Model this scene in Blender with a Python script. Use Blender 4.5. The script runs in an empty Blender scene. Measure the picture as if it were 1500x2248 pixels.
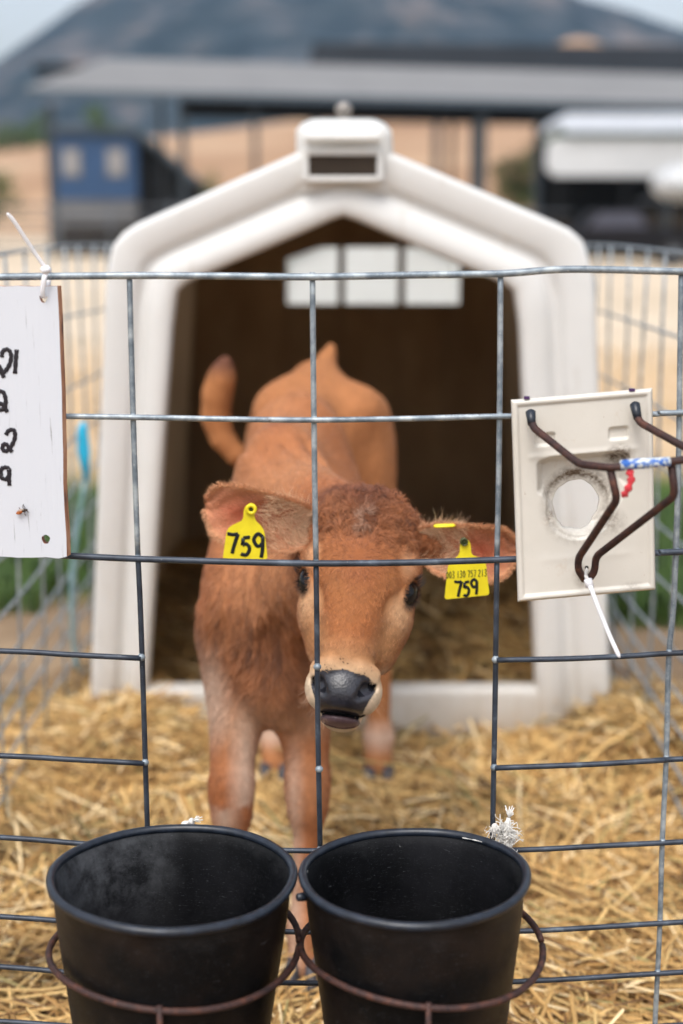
import bpy, math, random
import numpy as np
from mathutils import Vector, Matrix, noise
random.seed(7); RNG = np.random.default_rng(7)
S = bpy.context.scene
COL = S.collection

# ------------------------------------------------------------------ camera, world, sun
H, TILT, FPX = 1.15, math.radians(11.3), 3122.0
cam_d = bpy.data.cameras.new('camera'); cam = bpy.data.objects.new('camera', cam_d); COL.objects.link(cam)
cam.location = (0, 0, H); cam.rotation_euler = (math.pi/2 - TILT, 0, 0)
cam_d.lens = 50; cam_d.sensor_width = 36; cam_d.sensor_fit = 'AUTO'
cam_d.clip_start = .05; cam_d.clip_end = 8000
cam_d.dof.use_dof = True; cam_d.dof.focus_distance = 1.68; cam_d.dof.aperture_fstop = 2.2
S.camera = cam
W = bpy.data.worlds.new('World'); S.world = W; W.use_nodes = True
nt = W.node_tree; nt.nodes.clear()
sky = nt.nodes.new('ShaderNodeTexSky'); sky.sky_type = 'NISHITA'; sky.sun_disc = False
SUN_EL, SUN_AZ = math.radians(58), math.radians(200)
sky.sun_elevation = SUN_EL; sky.sun_rotation = SUN_AZ; sky.dust_density = 4; sky.air_density = 1.2; sky.ozone_density = 1.5
hsv = nt.nodes.new('ShaderNodeHueSaturation'); hsv.inputs['Saturation'].default_value = .42
bg = nt.nodes.new('ShaderNodeBackground'); bg.inputs[1].default_value = .15
wo = nt.nodes.new('ShaderNodeOutputWorld')
nt.links.new(sky.outputs[0], hsv.inputs['Color']); nt.links.new(hsv.outputs[0], bg.inputs[0]); nt.links.new(bg.outputs[0], wo.inputs[0])
sd = bpy.data.lights.new('sun', 'SUN'); sd.energy = 1.1; sd.angle = math.radians(25); sd.color = (1, .975, .94)
sun = bpy.data.objects.new('sun', sd); COL.objects.link(sun); sun.location = (3, -3, 8)
# sun_rotation is measured clockwise from +Y
sv = Vector((math.sin(SUN_AZ)*math.cos(SUN_EL), math.cos(SUN_AZ)*math.cos(SUN_EL), math.sin(SUN_EL)))
sun.rotation_euler = sv.to_track_quat('Z', 'Y').to_euler()
S.view_settings.view_transform = 'Standard'; S.view_settings.look = 'None'; S.view_settings.gamma = 1
S.view_settings.exposure = .66
S.render.engine = 'CYCLES'; S.cycles.use_denoising = True; S.cycles.max_bounces = 6
S.cycles.diffuse_bounces = 4; S.cycles.transparent_max_bounces = 6

def at(x, y, Y):
    """world point at distance Y seen at photo pixel x, y (a measuring aid for laying out real positions)"""
    a = math.atan((y-1124)/FPX) + TILT
    drop = Y*math.tan(a); depth = Y*math.cos(TILT) + drop*math.sin(TILT)
    return Vector(((x-750)/FPX*depth, Y, H-drop))

# ------------------------------------------------------------------ helpers
def link(name, me, mat=None, parent=None, smooth=True):
    o = bpy.data.objects.new(name, me); COL.objects.link(o)
    if mat: me.materials.append(mat)
    if parent: o.parent = parent; o.matrix_parent_inverse = parent.matrix_world.inverted()
    if smooth and len(me.polygons): me.polygons.foreach_set('use_smooth', [True]*len(me.polygons))
    return o
def tag(o, label=None, cat=None, group=None, kind=None):
    if label: o['label'] = label
    if cat: o['category'] = cat
    if group: o['group'] = group
    if kind: o['kind'] = kind
    return o
def thing(name, loc, label, cat, group=None):
    o = bpy.data.objects.new(name, None); COL.objects.link(o); o.location = loc; o.empty_display_size = .05
    bpy.context.view_layer.update() if False else None
    o.matrix_world = Matrix.Translation(Vector(loc))
    return tag(o, label, cat, group)
class MB:
    def __init__(s): s.v = []; s.f = []
    def add(s, vs, fs):
        b = len(s.v); s.v += [tuple(v) for v in vs]; s.f += [tuple(b+i for i in f) for f in fs]
    def box(s, lo, hi):
        (a,b,c),(d,e,f) = lo, hi
        s.add([(a,b,c),(d,b,c),(d,e,c),(a,e,c),(a,b,f),(d,b,f),(d,e,f),(a,e,f)],
              [(3,2,1,0),(4,5,6,7),(0,1,5,4),(1,2,6,5),(2,3,7,6),(3,0,4,7)])
    def tube(s, pts, r, n=8, flat=None, nrm=None, caps=True, closed=False):
        """sweep along pts; r number or list; flat = thickness ratio along nrm"""
        pts = [Vector(p) for p in pts]; m = len(pts)
        rs = r if hasattr(r, '__len__') else [r]*m
        rings = []; prev = None
        for i, p in enumerate(pts):
            if closed: t = pts[(i+1) % m]-pts[i-1]
            else: t = pts[min(i+1, m-1)]-pts[max(i-1, 0)]
            t = t.normalized() if t.length > 1e-9 else Vector((0,0,1))
            if nrm is not None:
                u = t.cross(Vector(nrm)).normalized(); w = Vector(nrm).normalized()
            else:
                if prev is None:
                    ref = Vector((0,0,1)) if abs(t.z) < .9 else Vector((0,1,0))
                    u = t.cross(ref).normalized()
                else: u = (prev - t*prev.dot(t)).normalized()
                prev = u; w = t.cross(u).normalized()
            rings.append([p + u*rs[i]*math.cos(2*math.pi*k/n) + w*rs[i]*(flat or 1)*math.sin(2*math.pi*k/n) for k in range(n)])
        vs = [v for rg in rings for v in rg]; fs = []
        for i in range(m if closed else m-1):
            j = (i+1) % m
            for k in range(n):
                fs.append((i*n+k, i*n+(k+1) % n, j*n+(k+1) % n, j*n+k))
        if caps and not closed: fs += [tuple(range(n))[::-1], tuple((m-1)*n+k for k in range(n))]
        s.add(vs, fs)
    def lathe(s, prof, n=48, c=(0,0,0), axis=None):
        """prof: list of (r,z); axis: Matrix 3x3 applied"""
        vs = []; fs = []
        for r, z in prof:
            for k in range(n):
                a = 2*math.pi*k/n; v = Vector((r*math.cos(a), r*math.sin(a), z))
                if axis: v = axis @ v
                vs.append(v+Vector(c))
        for i in range(len(prof)-1):
            for k in range(n): fs.append((i*n+k, i*n+(k+1) % n, (i+1)*n+(k+1) % n, (i+1)*n+k))
        s.add(vs, fs)
    def mesh(s, name):
        me = bpy.data.meshes.new(name); me.from_pydata(s.v, [], s.f); me.validate(); me.update(); return me
    def build(s, name, mat, parent=None, smooth=True): return link(name, s.mesh(name), mat, parent, smooth)
def bevel(o, w, seg=3):
    m = o.modifiers.new('bevel', 'BEVEL'); m.width = w; m.segments = seg; m.limit_method = 'ANGLE'; return o
def smoothpath(pts, n=6):
    pts = [Vector(p) for p in pts]; out = []
    P = [pts[0]*2-pts[1]] + pts + [pts[-1]*2-pts[-2]]
    for i in range(1, len(P)-2):
        a, b, c, d = P[i-1:i+3]
        for k in range(n):
            t = k/n
            out.append(.5*((2*b)+(c-a)*t+(2*a-5*b+4*c-d)*t*t+(3*b-a-3*c+d)*t**3))
    out.append(pts[-1]); return out

def np_mesh(name, V, F, colors=None, smooth=True):
    """fast mesh from arrays (F: n x k)"""
    me = bpy.data.meshes.new(name); k = F.shape[1]
    me.vertices.add(len(V)); me.vertices.foreach_set('co', V.astype(np.float32).ravel())
    me.loops.add(F.size); me.loops.foreach_set('vertex_index', F.astype(np.int32).ravel())
    me.polygons.add(len(F)); me.polygons.foreach_set('loop_start', (np.arange(len(F))*k).astype(np.int32))
    if smooth: me.polygons.foreach_set('use_smooth', np.ones(len(F), bool))
    if colors is not None:
        at_ = me.color_attributes.new('tint', 'FLOAT_COLOR', 'POINT')
        c = np.ones((len(V), 4), np.float32); c[:, :3] = colors; at_.data.foreach_set('color', c.ravel())
    me.update(calc_edges=True); me.validate(); return me

# ------------------------------------------------------------------ materials
def srgb(*c): return tuple(((v/255)/12.92 if v/255 <= .04045 else ((v/255+.055)/1.055)**2.4) for v in c)
class N:
    def __init__(s, name, rough=.6, metal=0, spec=.5):
        s.m = bpy.data.materials.new(name); s.m.use_nodes = True; s.t = s.m.node_tree
        s.b = s.t.nodes['Principled BSDF']; s.b.inputs['Roughness'].default_value = rough
        s.b.inputs['Metallic'].default_value = metal; s.b.inputs['Specular IOR Level'].default_value = spec
        s.co = None
    def coord(s, obj=True):
        if not s.co: s.co = s.t.nodes.new('ShaderNodeTexCoord').outputs['Object']
        return s.co
    def l(s, a, b): s.t.links.new(a, b)
    def noise(s, scale, detail=4, rough=.55, dist=0, vec=None, stretch=None):
        n = s.t.nodes.new('ShaderNodeTexNoise'); n.inputs['Scale'].default_value = scale
        n.inputs['Detail'].default_value = detail; n.inputs['Roughness'].default_value = rough; n.inputs['Distortion'].default_value = dist
        v = vec or s.coord()
        if stretch:
            mp = s.t.nodes.new('ShaderNodeMapping'); mp.inputs['Scale'].default_value = stretch; s.l(v, mp.inputs[0]); v = mp.outputs[0]
        s.l(v, n.inputs['Vector']); return n.outputs[0]
    def ramp(s, fac, stops, interp='LINEAR'):
        r = s.t.nodes.new('ShaderNodeValToRGB'); cr = r.color_ramp; cr.interpolation = interp
        while len(cr.elements) < len(stops): cr.elements.new(.5)
        for e, (p, c) in zip(cr.elements, stops):
            e.position = p; e.color = (c, c, c, 1) if not hasattr(c, '__len__') else (*c, 1)
        s.l(fac, r.inputs[0]); return r.outputs[0]
    def mix(s, f, a, b, mode='MIX'):
        m = s.t.nodes.new('ShaderNodeMix'); m.data_type = 'RGBA'; m.blend_type = mode
        for sock, v in ((m.inputs['Factor'], f), (m.inputs[6], a), (m.inputs[7], b)):
            if hasattr(v, 'is_linked') or hasattr(v, 'links'): s.l(v, sock)
            elif hasattr(v, '__len__'): sock.default_value = (*v, 1)
            else: sock.default_value = v
        return m.outputs[2]
    def math(s, op, a, b=0):
        m = s.t.nodes.new('ShaderNodeMath'); m.operation = op
        for sock, v in ((m.inputs[0], a), (m.inputs[1], b)):
            if hasattr(v, 'links'): s.l(v, sock)
            else: sock.default_value = v
        return m.outputs[0]
    def xyz(s, k):
        n = s.t.nodes.new('ShaderNodeSeparateXYZ'); s.l(s.coord(), n.inputs[0]); return n.outputs[k]
    def attr(s, name):
        n = s.t.nodes.new('ShaderNodeAttribute'); n.attribute_name = name; return n.outputs['Color']
    def col(s, c):
        if hasattr(c, 'links'): s.l(c, s.b.inputs['Base Color'])
        else: s.b.inputs['Base Color'].default_value = (*c, 1)
        return s
    def rough(s, c): s.l(c, s.b.inputs['Roughness']); return s
    def bump(s, h, strength=.3, dist=.002):
        b = s.t.nodes.new('ShaderNodeBump'); b.inputs['Strength'].default_value = strength; b.inputs['Distance'].default_value = dist
        s.l(h, b.inputs['Height']); s.l(b.outputs[0], s.b.inputs['Normal']); return s
def simple(name, c, rough=.6, metal=0, spec=.5, var=.15, scale=20, bump=0, bd=.001):
    n = N(name, rough, metal, spec); f = n.noise(scale)
    d = tuple(v*(1-var) for v in c); e = tuple(min(1, v*(1+var)) for v in c)
    n.col(n.ramp(f, [(.3, d), (.7, e)]))
    if bump: n.bump(n.noise(scale*4), bump, bd)
    return n.m

# galvanised wire
g = N('galvanised_steel', .45, .35)
f1 = g.noise(55, 6); f2 = g.noise(420, 3, .7)
c = g.ramp(f1, [(.32, srgb(104, 116, 126)), (.5, srgb(138, 148, 156)), (.68, srgb(176, 184, 188))])
c = g.mix(g.ramp(f2, [(.62, 0), (.72, .75)]), c, srgb(205, 208, 205))
c = g.mix(g.ramp(g.noise(130, 4, .6), [(.64, 0), (.74, .6)]), c, srgb(96, 82, 66))
g.col(c); g.rough(g.ramp(f2, [(.3, .32), (.7, .6)])); g.bump(f2, .35, .0006); M_GALV = g.m
g = N('worn_dark_steel', .45, .3)
f2 = g.noise(380, 3, .7)
c = g.ramp(g.noise(40, 5), [(.3, srgb(38, 44, 54)), (.6, srgb(62, 70, 82)), (.75, srgb(98, 108, 118))])
c = g.mix(g.ramp(f2, [(.66, 0), (.74, .7)]), c, srgb(150, 150, 150))
g.col(c); g.bump(f2, .3, .0005); M_DARKW = g.m
g = N('rusty_steel', .65, .25)
f = g.noise(90, 6, .65)
g.col(g.ramp(f, [(.3, srgb(38, 27, 28)), (.5, srgb(64, 42, 38)), (.68, srgb(96, 58, 44)), (.8, srgb(140, 120, 112))])); g.bump(f, .5, .0006); M_RUST = g.m
def translucent(g, c, f):
    tb = g.t.nodes.new('ShaderNodeBsdfTranslucent'); mx = g.t.nodes.new('ShaderNodeMixShader'); mx.inputs[0].default_value = f
    g.l(c, tb.inputs[0]); g.l(g.b.outputs[0], mx.inputs[1]); g.l(tb.outputs[0], mx.inputs[2]); g.l(mx.outputs[0], g.t.nodes['Material Output'].inputs['Surface'])
# moulded white plastic (hutch)
g = N('hutch_plastic_outer', .42, 0, .45)
f = g.noise(2.5, 5)
c = g.ramp(f, [(.3, (.84, .835, .81)), (.65, (.90, .90, .885))])
st = g.ramp(g.noise(9, 6, .65, 0, None, (3, 3, .5)), [(.58, 0), (.78, .35)])
c = g.mix(st, c, srgb(176, 156, 128))
low = g.ramp(g.math('ADD', g.math('MULTIPLY', g.xyz(2), 2.6), g.math('MULTIPLY', g.noise(7, 5), .5)), [(.25, .7), (.75, 0)])
c = g.mix(low, c, srgb(178, 156, 124))
c = g.mix(g.ramp(g.noise(120, 5, .75), [(.66, 0), (.72, .5)]), c, srgb(150, 128, 100)); g.col(c); g.bump(g.noise(14, 2), .15, .01); translucent(g, c, .30); M_HUTCH = g.m
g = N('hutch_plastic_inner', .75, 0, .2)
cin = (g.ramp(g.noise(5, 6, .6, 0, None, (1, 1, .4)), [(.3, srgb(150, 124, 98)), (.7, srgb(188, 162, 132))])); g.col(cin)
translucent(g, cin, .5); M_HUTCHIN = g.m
# black rubber bucket
for BI in (0, 1):
  g = N('black_rubber' if BI == 0 else 'black_rubber_inside', .42, 0, .2)
  sc = g.noise(160, 5, .8, 1.5, None, (1, 1, 6)); dust = g.noise(11, 6, .7); fine = g.noise(600, 2, .6)
  c = g.mix(g.ramp(g.math('MULTIPLY', dust, g.ramp(fine, [(.35, .5), (.7, 1.3)])), [(.6, 0), (.9, .16)]), (.0022, .0024, .003), srgb(70, 68, 66))
  c = g.mix(g.ramp(sc, [(.60, 0), (.66, .5)]), c, srgb(110, 112, 116))
  c = g.mix(g.ramp(g.noise(45, 4, .6, 2.5, None, (.25, 1, 2.5)), [(.69, 0), (.72, .5)]), c, srgb(120, 122, 126))
  c = g.mix(g.ramp(g.noise(70, 5, .8), [(.71, 0), (.74, .7)]), c, srgb(130, 130, 130))
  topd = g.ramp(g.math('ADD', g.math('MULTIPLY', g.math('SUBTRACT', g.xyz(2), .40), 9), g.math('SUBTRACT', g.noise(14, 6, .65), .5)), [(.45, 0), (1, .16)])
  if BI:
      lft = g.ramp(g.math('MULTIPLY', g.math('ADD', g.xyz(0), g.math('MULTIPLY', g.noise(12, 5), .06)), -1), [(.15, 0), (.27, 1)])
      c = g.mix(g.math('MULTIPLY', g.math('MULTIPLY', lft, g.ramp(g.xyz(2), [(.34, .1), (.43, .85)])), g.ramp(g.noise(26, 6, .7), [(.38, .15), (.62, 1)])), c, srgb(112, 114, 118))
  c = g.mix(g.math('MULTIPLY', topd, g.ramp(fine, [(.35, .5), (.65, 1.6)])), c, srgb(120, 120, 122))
  c = g.mix(g.ramp(g.noise(9, 5), [(.42, 0), (.68, .55)]), c, srgb(50, 38, 31) if BI == 0 else srgb(30, 30, 34))
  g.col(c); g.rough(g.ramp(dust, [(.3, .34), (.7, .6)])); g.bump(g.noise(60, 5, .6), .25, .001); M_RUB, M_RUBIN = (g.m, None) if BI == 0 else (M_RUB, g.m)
M_RUBRIM = simple('black_rubber_rim', srgb(30, 36, 46), .36, 0, .5, .4, 90, .25, .0006)  # bluish rim sheen put into the base colour
# plywood, painted
g = N('white_painted_plywood', .5)
gr = g.noise(30, 6, .7, .4, None, (10, 1, .35))
c = g.mix(g.ramp(gr, [(.62, 0), (.70, .7)]), (.62, .64, .69), srgb(96, 92, 88))
c = g.mix(g.ramp(g.noise(6, 4), [(.5, 0), (.8, .2)]), c, srgb(205, 208, 214))
g.col(c); g.bump(gr, .5, .0008); M_SIGN = g.m
g = N('plywood_edge', .8)
c = g.ramp(g.noise(60, 5, .6, 0, None, (1, 1, .3)), [(.35, srgb(90, 66, 58)), (.5, srgb(176, 122, 92)), (.7, srgb(206, 160, 128))]); g.col(c); M_PLY = g.m
M_INK = simple('black_marker_ink', srgb(26, 22, 32), .35, 0, .6, .3, 200)
M_INKTAG = simple('black_tag_ink', srgb(14, 22, 26), .5, 0, .4, .1, 100)
M_PRINT = simple('grey_print', srgb(96, 98, 40), .6, 0, .3, .1, 100)
g = N('yellow_tag_plastic', .4)
c = g.ramp(g.noise(50, 4), [(.3, (.74, .60, .012)), (.7, (.85, .71, .02))]); g.col(g.mix(g.ramp(g.noise(260, 5, .7), [(.62, 0), (.72, .45)]), c, srgb(150, 124, 50))); M_TAG = g.m
M_TAGD = simple('dark_tag_pin', srgb(60, 66, 30), .5)
M_ZIP = simple('white_nylon', (.84, .84, .88), .3, 0, .5, .04, 40)
# cream plate
g = N('cream_plastic', .38, 0, .5)
c = g.ramp(g.noise(12, 4), [(.3, (.60, .565, .50)), (.7, (.69, .655, .595))])
c = g.mix(g.ramp(g.noise(260, 4, .75), [(.69, 0), (.74, .85)]), c, srgb(140, 104, 72))
c = g.mix(g.ramp(g.noise(24, 6, .7), [(.60, 0), (.8, .55)]), c, srgb(176, 146, 110))
dirt = g.attr('tint')
c = g.mix(g.math('MULTIPLY', dirt, g.ramp(g.noise(150, 5, .75), [(.34, .15), (.58, 1)])), c, srgb(84, 64, 44))
g.col(c); M_PLATE = g.m
M_BLUE = simple('blue_tape', srgb(30, 96, 178), .5, 0, .4, .3, 300)
g = N('blue_white_tape', .5); f = g.noise(160, 4, .6); g.col(g.ramp(f, [(.42, srgb(28, 92, 176)), (.5, srgb(190, 200, 205)), (.62, srgb(214, 216, 214)), (.66, srgb(50, 70, 150))])); M_TAPE = g.m
M_RED = simple('red_tape', srgb(206, 62, 70), .6, 0, .3, .35, 160, .4, .001)
M_CYAN = simple('cyan_plastic', srgb(42, 176, 216), .4, 0, .5, .15, 20)
M_ROPE = simple('white_rope_fibre', (.72, .70, .66), .9, 0, .1, .2, 200)
# calf
g = N('calf_hide', .85, 0, .12)
t = g.attr('tint'); f = g.noise(60, 6, .6)
g.col(g.mix(.5, t, g.ramp(f, [(.3, .72), (.7, 1.25)]), 'MULTIPLY')); g.bump(g.noise(300, 3), .3, .0015); M_HIDE = g.m
g = N('calf_fur', .62, 0, .25); g.col(g.attr('tint')); g.b.inputs['Sheen Weight'].default_value = .15; M_FUR = g.m
g = N('calf_nose_leather', .33, 0, .55)
vo = g.t.nodes.new('ShaderNodeTexVoronoi'); vo.inputs['Scale'].default_value = 330; g.l(g.coord(), vo.inputs['Vector'])
g.col(g.ramp(g.noise(60, 4), [(.35, srgb(28, 28, 34)), (.7, srgb(52, 52, 60))])); g.bump(vo.outputs[0], .28, .0010); M_NOSE = g.m
g = N('eye_dark', .10, 0, .35); g.col((.004, .0035, .004)); M_EYE = g.m
M_LID = simple('eyelid_skin', srgb(40, 30, 28), .5, 0, .5)
M_LIP = simple('lower_lip', srgb(90, 68, 72), .4, 0, .5, .2, 80, .2)
M_HOOF = simple('hoof_horn', srgb(78, 76, 80), .6, 0, .4, .25, 40)
M_BEE = simple('bee_brown', srgb(176, 96, 40), .5, 0, .4, .4, 600)
M_BEED = simple('bee_dark', srgb(50, 36, 28), .5, 0, .4, .3, 600)

exec_parts = []

# ------------------------------------------------------------------ GROUND AND FAR SETTING
def heightgrid(name, xs, ys, hf, mat):
    X, Yg = np.meshgrid(xs, ys); Z = np.array([[hf(a, b) for a in xs] for b in ys])
    V = np.stack([X.ravel(), Yg.ravel(), Z.ravel()], 1); nx = len(xs); ny = len(ys)
    i = np.arange(ny-1)[:, None]*nx+np.arange(nx-1)[None]; i = i.ravel()
    F = np.stack([i, i+1, i+nx+1, i+nx], 1)
    return link(name, np_mesh(name, V, F), mat)
g = N('ground_earth', .95, 0, .1)
y = g.xyz(1); wob = g.math('MULTIPLY', g.math('SUBTRACT', g.noise(.6, 5), .5), 1.6)
yy = g.math('ADD', y, wob)
soil = g.ramp(g.noise(3, 8, .7), [(.3, srgb(112, 92, 74)), (.7, srgb(160, 138, 112))])
dry = g.ramp(g.noise(1.6, 8, .7), [(.3, srgb(180, 152, 116)), (.7, srgb(212, 186, 154))])
path = g.ramp(g.noise(.3, 6, .6), [(.3, srgb(190, 172, 148)), (.7, srgb(212, 196, 174))])
green = g.ramp(g.noise(5, 8, .7), [(.3, srgb(40, 60, 26)), (.7, srgb(84, 104, 48))])
def step(a, b): 
    m = g.t.nodes.new('ShaderNodeMapRange'); m.inputs[1].default_value = a; m.inputs[2].default_value = b; g.l(yy, m.inputs[0]); return m.outputs[0]
c = g.mix(step(4.2, 4.6), soil, green); c = g.mix(step(6.2, 7.2), c, dry); c = g.mix(step(11, 15), c, path)
g.col(c); g.bump(g.noise(12, 6, .6), .5, .03); M_GROUND = g.m
xs = np.concatenate([-np.geomspace(1350, 2, 30), np.linspace(-1.8, 1.8, 20), np.geomspace(2, 1350, 30)])
ys = np.concatenate([[-200, -60, -20, -5], np.linspace(-2, 12, 60), np.geomspace(13, 2080, 50)])
o = heightgrid('ground', xs, ys, lambda a, b: .012*noise.noise(Vector((a*2, b*2, 0))) if abs(a) < 30 and b < 30 else 0, M_GROUND)
tag(o, kind='structure')

g = N('golden_hill_grass', .95, 0, .1)
f = g.noise(.012, 7, .6, .5)
c = g.ramp(f, [(.32, srgb(140, 108, 82)), (.5, srgb(170, 138, 110)), (.7, srgb(188, 162, 134))])
c = g.mix(g.ramp(g.noise(.05, 6, .7, 1.0), [(.66, 0), (.70, .6)]), c, srgb(96, 96, 62))
g.col(c); M_GOLD = g.m
def golden(a, b):
    t = (b-170)/260; base = 4+27*max(0, min(1, t))**.8
    s = base*(1+.18*math.sin(a*.012+1)+.1*math.sin(a*.031)) + 4*noise.noise(Vector((a*.012, b*.012, 3)))
    s -= 3*max(0, min(1, (-a-60)/100))
    s *= max(0, 1-max(0, (b-420)/200)); e = max(0, 1-max(0, 185-b)/40.)
    return s*e-2
o = heightgrid('hill', np.linspace(-420, 420, 70), np.linspace(145, 620, 60), golden, M_GOLD); tag(o, kind='structure')

g = N('mountain_scrub', .95, 0, .1)
f = g.noise(.011, 8, .66, .8)
lowz = g.ramp(g.math('ADD', g.math('MULTIPLY', g.xyz(2), .0075), g.math('MULTIPLY', g.noise(.009, 6, .65), 1.1)), [(.62, .9), (1.0, 0)])
c = g.ramp(f, [(.40, srgb(26, 40, 46)), (.48, srgb(44, 56, 62)), (.54, srgb(76, 78, 80)), (.66, srgb(128, 114, 106))])
c = g.mix(lowz, c, srgb(150, 126, 110))
c = g.mix(g.ramp(g.noise(.02, 6, .7), [(.46, 0), (.60, .5)]), c, srgb(24, 40, 42))
g.col(c); g.bump(f, .6, 30); M_MOUNT = g.m
ridge = [(-900, 60), (-560, 120), (-360, 165), (-245, 238), (-100, 290), (60, 315), (170, 275), (240, 232), (330, 205), (420, 186), (600, 150), (900, 90)]
rx = [p[0] for p in ridge]; rz = [p[1] for p in ridge]
def mount(a, b):
    t = (b-850)/650
    top = float(np.interp(a, rx, rz))
    prof = max(0, min(1, t)); prof = prof**1.15 if t < 1 else max(0, 1-(t-1)*1.2)
    n = noise.fractal(Vector((a*.006, b*.004, 1)), .7, 2.1, 5)
    return top*prof + n*22*prof*(1.2-prof) - 4
o = heightgrid('mountain', np.linspace(-1100, 1100, 160), np.linspace(840, 2000, 70), mount, M_MOUNT); o.name = 'mountain'; tag(o, kind='structure')
# pale grassy knoll in front of the mountain
def knoll(a, b):
    return 108*math.exp(-((a-128)/62)**2-((b-800)/130)**2) + 3*noise.noise(Vector((a*.03, b*.03, 0))) - 6
o = heightgrid('hillside', np.linspace(-60, 330, 50), np.linspace(560, 1050, 50), knoll, M_GOLD); tag(o, kind='structure')

M_ROOF = simple('barn_metal_roof', srgb(126, 124, 122), .5, .1, .5, .1, .4)
M_DKROOF = simple('dark_barn_roof', srgb(40, 46, 54), .6, 0, .3, .12, .4)
M_UNDER = simple('under_roof_shade', srgb(9, 10, 11), .8, 0, .2, .2, 2)  # near-black: shade under the barn roofs put into the colour
M_FASC = simple('barn_gutter', srgb(70, 84, 96), .5, 0, .4, .1, 1)
M_POST = simple('barn_post_paint', srgb(48, 56, 62), .6, 0, .3, .15, 2)
M_BLUEW = simple('blue_shed_paint', srgb(48, 74, 108), .6, 0, .3, .1, 1.5)
M_GREYW = simple('grey_block_wall', srgb(112, 112, 114), .8, 0, .2, .12, 1)
M_WHITE = simple('white_farm_paint', srgb(190, 192, 194), .5, 0, .4, .06, 1)
M_GLASS = simple('pale_window', srgb(142, 140, 140), .2, 0, .5, .1, 1)
M_DKMET = simple('dark_vehicle_paint', srgb(18, 17, 21), .7, 0, .2, .2, 2)
M_TYRE = simple('tyre_rubber', srgb(26, 26, 26), .8)
M_RAIL = simple('pipe_rail', srgb(84, 88, 94), .5, .4)

def prism(mb, poly, d0, d1):
    """poly in xz, extruded y d0..d1"""
    n = len(poly)
    mb.add([(x, d0, z) for x, z in poly]+[(x, d1, z) for x, z in poly],
           [tuple(range(n)), tuple(range(n, 2*n))[::-1]]+[(i, i+n, (i+1) % n+n, (i+1) % n) for i in range(n)])
def barn():
    A = Vector((-13.0, 60, 0)); Bp = Vector((24.5, 69.5, 0)); d = (Bp-A); L = d.length; d.normalize(); nb = Vector((-d.y, d.x, 0))
    r = thing('open_barn', A, 'long open-sided barn with pale metal roof and dark underside behind the hutch', 'barn')
    def P(s, t, z): return A + d*s + nb*t + Vector((0, 0, z))
    EZ, RZ = 6.45, 9.0
    m = MB()
    # low-slope roof, hipped at the left end, given real thickness
    s0 = 0; s1 = L
    top = [P(s0, 0, EZ+.22), P(s1, 0, EZ+.22), P(s1, 11, RZ+.2), P(s0+4.5, 11, RZ+.2), P(s0+4.2, 11.6, RZ+.1), P(s1, 11.6, RZ+.1)]
    bot = [v-Vector((0, 0, .22)) for v in top]
    m.add(top+bot, [(0, 1, 2, 3), (0, 3, 4), (4, 3, 2, 5), (6, 9, 8, 7), (6, 10, 9), (10, 11, 8, 9), (0, 6, 7, 1), (0, 4, 10, 6), (4, 5, 11, 10), (1, 7, 8, 2), (2, 8, 11, 5)])
    rf = m.build('roof', M_ROOF, r, False)
    m = MB(); a, b = P(s0, -.12, 0), P(s1, -.12, 0)
    m.add([a+Vector((0, 0, EZ-.02)), b+Vector((0, 0, EZ-.02)), b+Vector((0, 0, EZ+.24)), a+Vector((0, 0, EZ+.24)),
           a+nb*.11+Vector((0, 0, EZ-.02)), b+nb*.11+Vector((0, 0, EZ-.02)), b+nb*.11+Vector((0, 0, EZ+.24)), a+nb*.11+Vector((0, 0, EZ+.24))],
          [(0, 1, 2, 3), (7, 6, 5, 4), (0, 4, 5, 1), (3, 2, 6, 7), (0, 3, 7, 4), (1, 5, 6, 2)])
    m.build('gutter', M_FASC, rf, False)
    m = MB(); p, q, e = P(26.4, 10.3, 0), P(s1, 10.3, 0), Vector((0, 0, EZ+1.6)); m.add([p, q, q+e, p+e, p+nb*.15, q+nb*.15, q+nb*.15+e, p+nb*.15+e], [(0, 1, 2, 3), (7, 6, 5, 4), (0, 4, 5, 1), (3, 2, 6, 7), (0, 3, 7, 4), (1, 5, 6, 2)]); m.build('rear_wall', M_UNDER, r, False)  # dark wall put in for the shade under the right-hand roof
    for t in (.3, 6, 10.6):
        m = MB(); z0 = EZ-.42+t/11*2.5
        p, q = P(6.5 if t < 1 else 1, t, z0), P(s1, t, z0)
        h = Vector((0, 0, .38)); z_ = (.42 if t < 1 else 0); p = p-Vector((0, 0, z_)); q = q-Vector((0, 0, z_)); h = h+Vector((0, 0, z_))  # front beam deepened: its black stands for the shaded roof underside
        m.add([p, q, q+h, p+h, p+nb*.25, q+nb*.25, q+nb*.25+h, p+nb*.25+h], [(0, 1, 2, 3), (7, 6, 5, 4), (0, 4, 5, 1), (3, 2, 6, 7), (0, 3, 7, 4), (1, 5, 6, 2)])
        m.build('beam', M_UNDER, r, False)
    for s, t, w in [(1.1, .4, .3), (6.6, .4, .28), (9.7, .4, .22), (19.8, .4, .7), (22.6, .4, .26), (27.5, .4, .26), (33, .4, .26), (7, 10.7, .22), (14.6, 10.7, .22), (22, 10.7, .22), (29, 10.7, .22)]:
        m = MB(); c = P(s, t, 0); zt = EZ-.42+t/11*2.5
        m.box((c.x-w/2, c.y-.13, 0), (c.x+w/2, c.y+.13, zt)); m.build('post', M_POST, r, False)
barn()
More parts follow.
